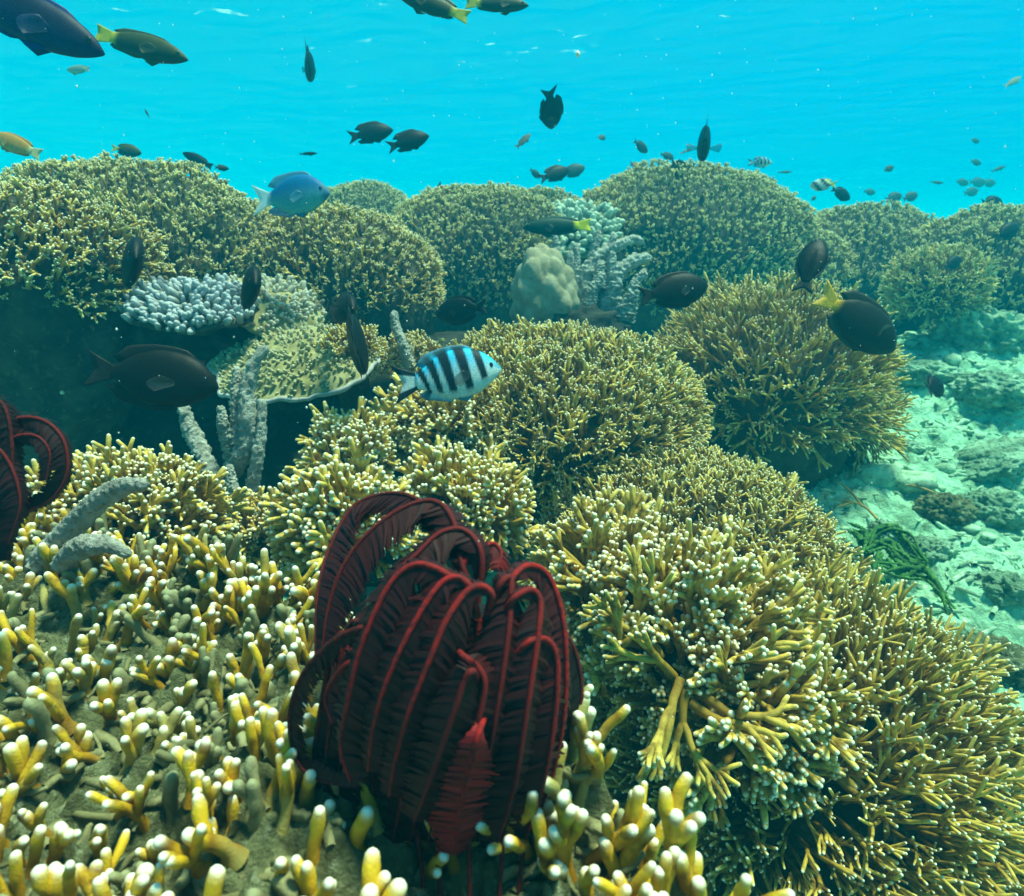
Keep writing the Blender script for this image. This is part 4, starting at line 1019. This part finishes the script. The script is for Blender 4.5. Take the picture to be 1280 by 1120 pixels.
def fish_mesh(shape, pal, hi=False, fins=1.0, bend=0.0, pect=True, tail_style=None):
    S, f = SHAPES[shape], PAL[pal]; mb = MB(); cols = []
    n, k = (70, 28) if hi else (22, 14)
    u = np.linspace(0, S['u'][-1], n) ** 1.0; u = S['u'][-1] * (0.35 * np.linspace(0, 1, n) ** 2 + 0.65 * np.linspace(0, 1, n))
    def cur(y):          # smooth interpolation of the profile
        y = np.interp(np.linspace(0, S['u'][-1], 60), S['u'], y); kern = np.ones(5) / 5; ys = np.convolve(np.pad(y, 2, 'edge'), kern, 'valid'); ys[0] = y[0]
        return np.interp(u, np.linspace(0, S['u'][-1], 60), ys)
    top, bot, wd = cur(S['t']), cur(S['b']), cur(S['w'])
    th = np.linspace(0, 2 * math.pi, k, endpoint=False); cz, cy_ = np.sin(th), np.cos(th)
    mid, half = (top + bot) / 2, (top - bot) / 2
    Z = mid[:, None] + half[:, None] * cz[None] ; Y = wd[:, None] * np.sign(cy_) * np.abs(cy_) ** 0.85
    X = np.broadcast_to(0.5 - u[:, None], Z.shape)
    V = np.stack([X, Y, Z], -1).reshape(-1, 3)
    i = np.arange(n - 1)[:, None] * k; j = np.arange(k)[None]; j2 = (j + 1) % k
    Q = np.stack([i + j, i + j2, i + k + j2, i + k + j], -1).reshape(-1, 4)
    V = np.concatenate([V, [[0.5, 0, mid[0]], [0.5 - u[-1] - .01, 0, mid[-1]]]]); a, b = n * k, n * k + 1
    jj = np.arange(k); T = np.concatenate([np.stack([np.full(k, a), (jj + 1) % k, jj], -1), np.stack([np.full(k, b), (n - 1) * k + jj, (n - 1) * k + (jj + 1) % k], -1)])
    mb.add(V, Q, T, m=0)
    h = np.broadcast_to(cz[None], Z.shape).reshape(-1); uu = np.broadcast_to(u[:, None], Z.shape).reshape(-1)
    cb = f(uu, h); cols.append(np.concatenate([cb, cb[:1], cb[-1:]]))
    P = lambda uu, prof: np.interp(uu, u, prof)
    fc = f.fin
    for key, prof, sg in (('dorsal', top, 1), ('anal', bot, -1)):
        u0, u1, hgt, back = S[key]; q = np.linspace(u0, u1, 14); s = (q - u0) / (u1 - u0)
        base = np.stack([0.5 - q, 0 * q, P(q, prof) * 0.96], -1)
        lift = hgt * fins * np.interp(s, [0, .15, .6, .85, 1], [0.15, .75, .95, 1.35, 0.6]); sweep = back * fins * s ** 1.5
        outer = base + np.stack([-sweep, 0 * q, sg * lift], -1)
        bc = f(q, np.full_like(q, sg * 0.9)) if pal in ('sergeant', 'banner') else fc
        fin_strip(mb, base, outer, 0.006, 0 if pal not in ('blue',) else 1, bc, (fc * 0.8 + 0.02), cols)
    u0, spread, fork = S['tail']; q = np.linspace(-1, 1, 17)
    base = np.stack([np.full(17, 0.5 - u0), 0 * q, q * abs(top[-1]) * 0.9], -1)
    ex = fork + (1.0 - fork) * np.abs(q) ** 1.6
    outer = np.stack([0.5 - ex, 0 * q, q * spread * (0.55 + 0.45 * np.abs(q))], -1)
    tc = f.tail
    if pal == 'sergeant':
        cedge = np.where((np.abs(q) > 0.62)[:, None], np.array([.012, .02, .03]), np.array([.62, .72, .7])); fin_strip(mb, base, outer, 0.006, 0, cedge, cedge, cols)
    else:
        fin_strip(mb, base, outer, 0.006, 1 if pal in ('blue',) else 0, tc, tc * 0.9 + 0.02, cols)
    # pelvic fins
    for sg in (-1, 1):
        q = np.linspace(0, 1, 5); zb = P(0.3, bot)
        base = np.stack([0.5 - .28 - q * 0.05, 0.02 * sg + 0 * q, np.full(5, zb * 0.93)], -1)
        fin_strip(mb, base, base + np.stack([-0.07 - 0.05 * q, 0.012 * sg + 0 * q, -0.05 + 0.03 * q], -1), 0.003, 0, fc, fc, cols)
    V, Q, T, A, B = mb.arrays(); C_ = np.concatenate(cols) * (0.55 if pal in ('dark', 'black', 'umber', 'brown', 'olive', 'green', 'navy') else 1.0)
    if bend:
        s = np.clip(0.25 - V[:, 0], 0, 1); V[:, 1] += bend * s ** 2
    mi = np.concatenate(mb.qm + mb.tm)
    return V, Q, T, C_, mi, (0.5 - .30, P(0.30, wd), P(0.1, wd), P(0.1, top), f)

def fish(label, kind, pal, px, py, lpx, d, face=1, tilt=0.0, yaw=0.0, roll=0.0, group=None, cat='fish', name='reef_fish', fins=1.0, bend=0.03, detail=None, deep=1.0, spread_pect=0.0, pect_pale=0.012):
    """centre pixel, length in pixels if seen side on, depth in metres; face 1 = nose to the right; tilt = nose up, yaw = turned away (deg)"""
    L = lpx * d / F; c = at(px, py, d)
    if abs(yaw) >= 50: yaw -= face * math.degrees(math.atan((px - 640) / F))      # seen end on from where it is
    hi = lpx > 60; tl, yw, rl = map(math.radians, (tilt, yaw, roll))
    r = RIGHT * face
    fwd = (r * math.cos(tl) + UP * math.sin(tl)) * math.cos(yw) + FWD * math.sin(yw)
    upv = UP * math.cos(tl) - r * math.sin(tl); upv = nrm(upv - fwd * np.dot(upv, fwd)); fwd = nrm(fwd)
    side = np.cross(upv, fwd); upv, side = upv * math.cos(rl) + side * math.sin(rl), side * math.cos(rl) - upv * math.sin(rl)
    Rm = np.stack([fwd, side, upv * deep], -1) * L
    V, Q, T, C_, mi, (xp, wp, we, te, f) = fish_mesh(kind, pal, hi, fins, bend)
    root = mesh_obj(name, V @ Rm.T, Q, T, [M['fish'], M['fin'], M['eye']], None, None, C_, mi)
    root.location = c; tag(root, label, cat, group)
    detail = hi if detail is None else detail
    if detail:
        for sg in (-1, 1):
            mb = MB(); cols = []; q = np.linspace(-1, 1, 9); out = 0.25 + spread_pect
            base = np.stack([xp + 0 * q, sg * wp * 0.97 + 0 * q, -0.02 + q * 0.018], -1)
            outer = base + np.stack([-(0.15 - 0.075 * q * q - 0.02 * q), sg * out * 0.16 * (1 - 0.2 * q * q), q * 0.045 - 0.022], -1)
            pc = f(np.array([0.35]), np.array([0.0]))[0] * (0.55 if f.fin.max() < 0.2 else 1.0) + pect_pale
            fin_strip(mb, base, outer, 0.002, 0, pc, pc * 1.1, cols, np.array([0.3, 0.9 * sg, 0]))
            A_ = mb.arrays(); mesh_obj('pectoral_fin', A_[0] @ Rm.T, A_[1], None, [M['clear_fin']], root, None, np.concatenate(cols))
            V2, Q2 = blob((0.5 - .095, sg * we * 0.93, te * 0.32), (.020, .010, .020), lambda D: np.ones(D.shape[:-1]), 14, 9)
            mesh_obj('eye', V2 @ Rm.T, Q2, None, [M['eye']], root)
    return root

def build_fish():
    W, D_, S_ = 'wrasses near the surface', 'dark damselfish', 'small far fish in the blue water'
    # top of the picture
    fish('big navy blue fish cut off by the top left corner', 'wrasse', 'navy', 25, 18, 205, 0.95, 1, -22, 12, group=W, deep=1.15)
    fish('olive wrasse with yellow tail below the navy fish, nose to the right', 'wrasse', 'olive', 176, 57, 124, 1.35, 1, -17, 0, group=W)
    fish('olive wrasse with bright yellow forked tail, cut off by the top edge, nose left', 'wrasse', 'olive', 540, 6, 100, 1.4, -1, 20, 0, group=W)
    fish('olive wrasse with yellow tail at the top edge, nose to the right', 'wrasse', 'olive', 621, 5, 80, 1.5, 1, -3, 0, group=W)
    fish('orange fish over the broad left dome, cut off by the left edge', 'wrasse', 'orange', 20, 181, 84, 1.5, -1, 24, 10)
    fish('small pale green fish near the left edge, below the olive wrasse', 'wrasse', 'pale', 98, 87, 42, 2.2, -1, 10, 20)
    fish('dark narrow fish seen end on, high above the blue fish', 'damsel', 'dark', 386, 80, 66, 2.1, 1, 0, 84, group=D_, deep=1.25)
    fish('left one of two fork tailed dark damselfish in open water', 'damsel', 'dark', 463, 167, 58, 2.1, 1, 14, 10, group=D_, fins=1.35)
    fish('right one of two fork tailed dark damselfish in open water', 'damsel', 'black', 510, 177, 56, 2.0, 1, 20, 10, group=D_, fins=1.35)
    fish('dark leaf shaped fish seen steeply, alone right of centre in blue water', 'damsel', 'black', 688, 136, 62, 2.0, 1, -75, 70, roll=6, group=D_, deep=1.15)
    fish('dark upright fish with a pale side fin above the tallest dome', 'damsel', 'black', 881, 176, 84, 1.9, -1, 0, 85, roll=-6, group=D_, deep=1.22, spread_pect=0.8)
    fish('blue damselfish with pale belly and white tail over the left reef', 'damsel', 'blue', 363, 246, 104, 1.45, 1, 2, -8, name='damselfish', fins=1.1, bend=0.02, deep=1.2)
    fish('black and white striped sergeant fish in front of the golden dome', 'damsel', 'sergeant', 559, 471, 138, 1.12, 1, 9, 6, name='striped_fish', fins=0.9, bend=0.02, deep=1.14)
    # at the crest of the reef
    fish('dark fish half hidden behind the crest of the broad left dome', 'oval', 'olive', 158, 188, 34, 2.4, 1, -4, 20)
    fish('slender dark fish sloping down over the left dome crest', 'wrasse', 'dark', 247, 200, 48, 2.2, -1, 28, 10)
    fish('tiny dark fish just right of the slender dark one', 'damsel', 'dark', 277, 210, 18, 2.3, 1, 10, 40)
    fish('small thin dark fish above the blue fish', 'slim', 'dark', 385, 192, 24, 2.5, 1, 2, 0)
    fish('small grey fish tilted up, below the dark leaf shaped fish', 'slim', 'grey', 654, 176, 28, 2.6, 1, 48, 10, deep=1.6)
    fish('dark humped fish over the saddle between two domes, tail down left', 'damsel', 'dark', 693, 218, 46, 2.7, 1, 24, 20, group=D_)
    fish('hazy fish touching the nose of the dark humped fish', 'oval', 'faint', 716, 214, 34, 3.4, 1, 22, 10)
    fish('small dark oval left of the dark humped fish', 'oval', 'faint', 669, 217, 18, 3.6, 1, -30, 30)
    fish('round dark fish by the crest between two mounds', 'oval', 'dark', 531, 253, 26, 2.9, 1, -10, 45)
    fish('small upright dark fish above the crest between two mounds', 'slim', 'dark', 548, 235, 18, 3.0, 1, 70, 0)
    fish('small round dark fish right of the grey tilted fish', 'oval', 'faint', 752, 172, 17, 3.4, 1, 30, 40)
    fish('small dark oval fish sloping down right, above the tallest dome', 'oval', 'faint', 801, 183, 25, 3.2, 1, -28, 30)
    fish('small dark flat fish left of the upright dark fish', 'oval', 'faint', 834, 195, 20, 3.4, 1, -8, 20)
    fish('dark round fish with raised fins at the crest of the tallest dome', 'oval', 'dark', 852, 214, 46, 2.6, 1, -16, 40, group=D_, fins=1.4)
    fish('small orange fish on the crest of the tallest dome', 'damsel', 'orange_small', 795, 208, 22, 2.8, 1, -10, 35)
    fish('tiny pale slim fish left of the upright dark fish', 'slim', 'pale', 857, 189, 17, 2.6, 1, 24, 0)
    fish('tiny pale slim fish right of the dark round fish', 'slim', 'pale', 884, 210, 15, 2.8, 1, 5, 0)
    fish('hazy blue oval fish just above the tallest dome slope', 'oval', 'faint', 881, 226, 24, 4.4, 1, 0, 10)
    fish('small pale striped fish right of the tallest dome', 'damsel', 'sergeant', 950, 203, 31, 3.2, 1, 0, 0)
    fish('faint slim fish right of the small pale striped fish', 'slim', 'faint', 981, 215, 18, 4.2, 1, 3, 0)
    fish('yellow, white and black bannerfish in the blue water', 'oval', 'banner', 1029, 231, 34, 2.8, -1, 20, 45, name='bannerfish')
    fish('dark fish touching the bannerfish', 'oval', 'dark', 1051, 242, 32, 2.9, 1, -20, 20, group=D_)
    # far fish at right: each one a small shape in the haze
    FAR = [(1111, 211, 17, 3.6, 25, 'small dark fish above the two paired far ovals'), (1117, 247, 27, 3.8, 18, 'left one of two paired dark far ovals'), (1138, 246, 25, 3.8, 22, 'right one of two paired dark far ovals'),
           (1171, 228, 21, 4.0, 2, 'thin far fish right of the paired ovals'), (1087, 240, 18, 5.2, 0, 'very faint far oval left of the paired ovals'), (1219, 176, 14, 4.6, -5, 'uppermost faint small fish at the right'), (1220, 203, 17, 4.6, -8, 'faint small fish right below the uppermost one'),
           (1248, 211, 26, 4.6, 22, 'faint slim far fish rising to the right near the edge'), (1203, 228, 20, 5.0, 0, 'leftmost fish of the faint overlapping far cluster'), (1222, 228, 26, 5.6, 4, 'middle fish of the faint overlapping far cluster'), (1236, 229, 22, 5.8, 10, 'rightmost fish of the faint overlapping far cluster'),
           (1214, 240, 24, 5.2, 16, 'lowest fish of the faint overlapping far cluster'), (1017, 248, 10, 3.9, 40, 'tiny dark dot like fish below the bannerfish'), (970, 260, 16, 5.0, -40, 'faint fish in the notch between two far domes'), (946, 248, 10, 4.6, 10, 'tiny far fish left of the notch'), (942, 233, 9, 5.5, 0, 'tiniest faint fish above the tallest dome slope')]
    for px, py, l, d, tl, lab in FAR:
        fish(lab, 'slim' if 'slim' in lab or 'thin' in lab else 'oval', 'faint', px, py, l, d, 1, tl, 15, group=S_)
    fish('dark fish half sunk behind the right hand reef crest', 'oval', 'dark', 1240, 253, 34, 2.95, 1, 4, 15, group=D_)
    fish('tiny reddish fish alone in the blue at upper left', 'slim', 'brown', 184, 142, 13, 2.6, -1, 60, 0)
    fish('silvery slim fish cut off by the right edge, high up', 'slim', 'pale', 1266, 102, 40, 2.4, 1, 32, 20)
    # over the right reef
    fish('dark oval fish against the hazy right slope, upper one', 'oval', 'dark', 1259, 290, 42, 2.2, 1, 28, 15, group=D_)
    fish('dark oval fish against the hazy right slope, lower one', 'oval', 'dark', 1191, 329, 34, 2.15, 1, 30, 20, group=D_)
    fish('dark leaf shaped fish pointing up, with clear side fins', 'damsel', 'black', 1014, 332, 88, 1.25, 1, 64, 18, roll=30, group=D_, spread_pect=0.9, fins=0.5)
    fish('big dark fish nosing down to the pale sand, orange yellow tail root', 'oval', 'orange_tail', 1072, 402, 128, 1.2, 1, -34, 10, group=D_, fins=1.3, spread_pect=1.5, pect_pale=0.12)
    fish('small dark upright fish over the pale sand', 'damsel', 'black', 1168, 484, 66, 1.3, 1, 12, 78, roll=14, deep=1.1, group=D_)
    fish('dark brown fish nosing right between the grey finger coral and right mound', 'oval', 'umber', 842, 364, 92, 1.35, 1, 10, 8, group=D_)
    fish('dark green wrasse with small yellow tail over the knobbly coral', 'wrasse', 'green', 696, 283, 86, 1.9, -1, -2, 0, name='wrasse')
    fish('round black fish facing left above the golden dome', 'oval', 'black', 577, 388, 74, 1.5, -1, -4, 25, group=D_)
    fish('narrow grey fish tilted upright before the rounded mound', 'damsel', 'grey', 502, 310, 46, 1.9, 1, 50, 55, group=D_)
    # over the left reef
    fish('brown fish with drooping side fins seen head on, near the left edge', 'damsel', 'umber', 163, 331, 118, 1.15, 1, -10, -84, spread_pect=1.6, deep=1.3, group='brown fish over the dark hollow')
    fish('brown fish seen head on above the plate coral', 'damsel', 'umber', 310, 362, 104, 1.2, 1, -10, -80, deep=1.3, spread_pect=0.4, group='brown fish over the dark hollow')
    fish('dull brown fish with hazy fins behind the upright thin fish', 'damsel', 'umber', 425, 386, 96, 1.3, 1, -20, -68, group='brown fish over the dark hollow', spread_pect=1.5)
    fish('thin upright dark fish at the tip of the plate coral', 'damsel', 'black', 446, 430, 120, 1.2, 1, 10, 86, roll=2, deep=1.65, group='brown fish over the dark hollow')
    fish('largest brown fish swimming right in the dark hollow, pale side fin', 'oval', 'umber', 190, 472, 160, 0.98, 1, -8, 8, group='brown fish over the dark hollow', fins=1.2, spread_pect=0.6, pect_pale=0.06)
build_fish()
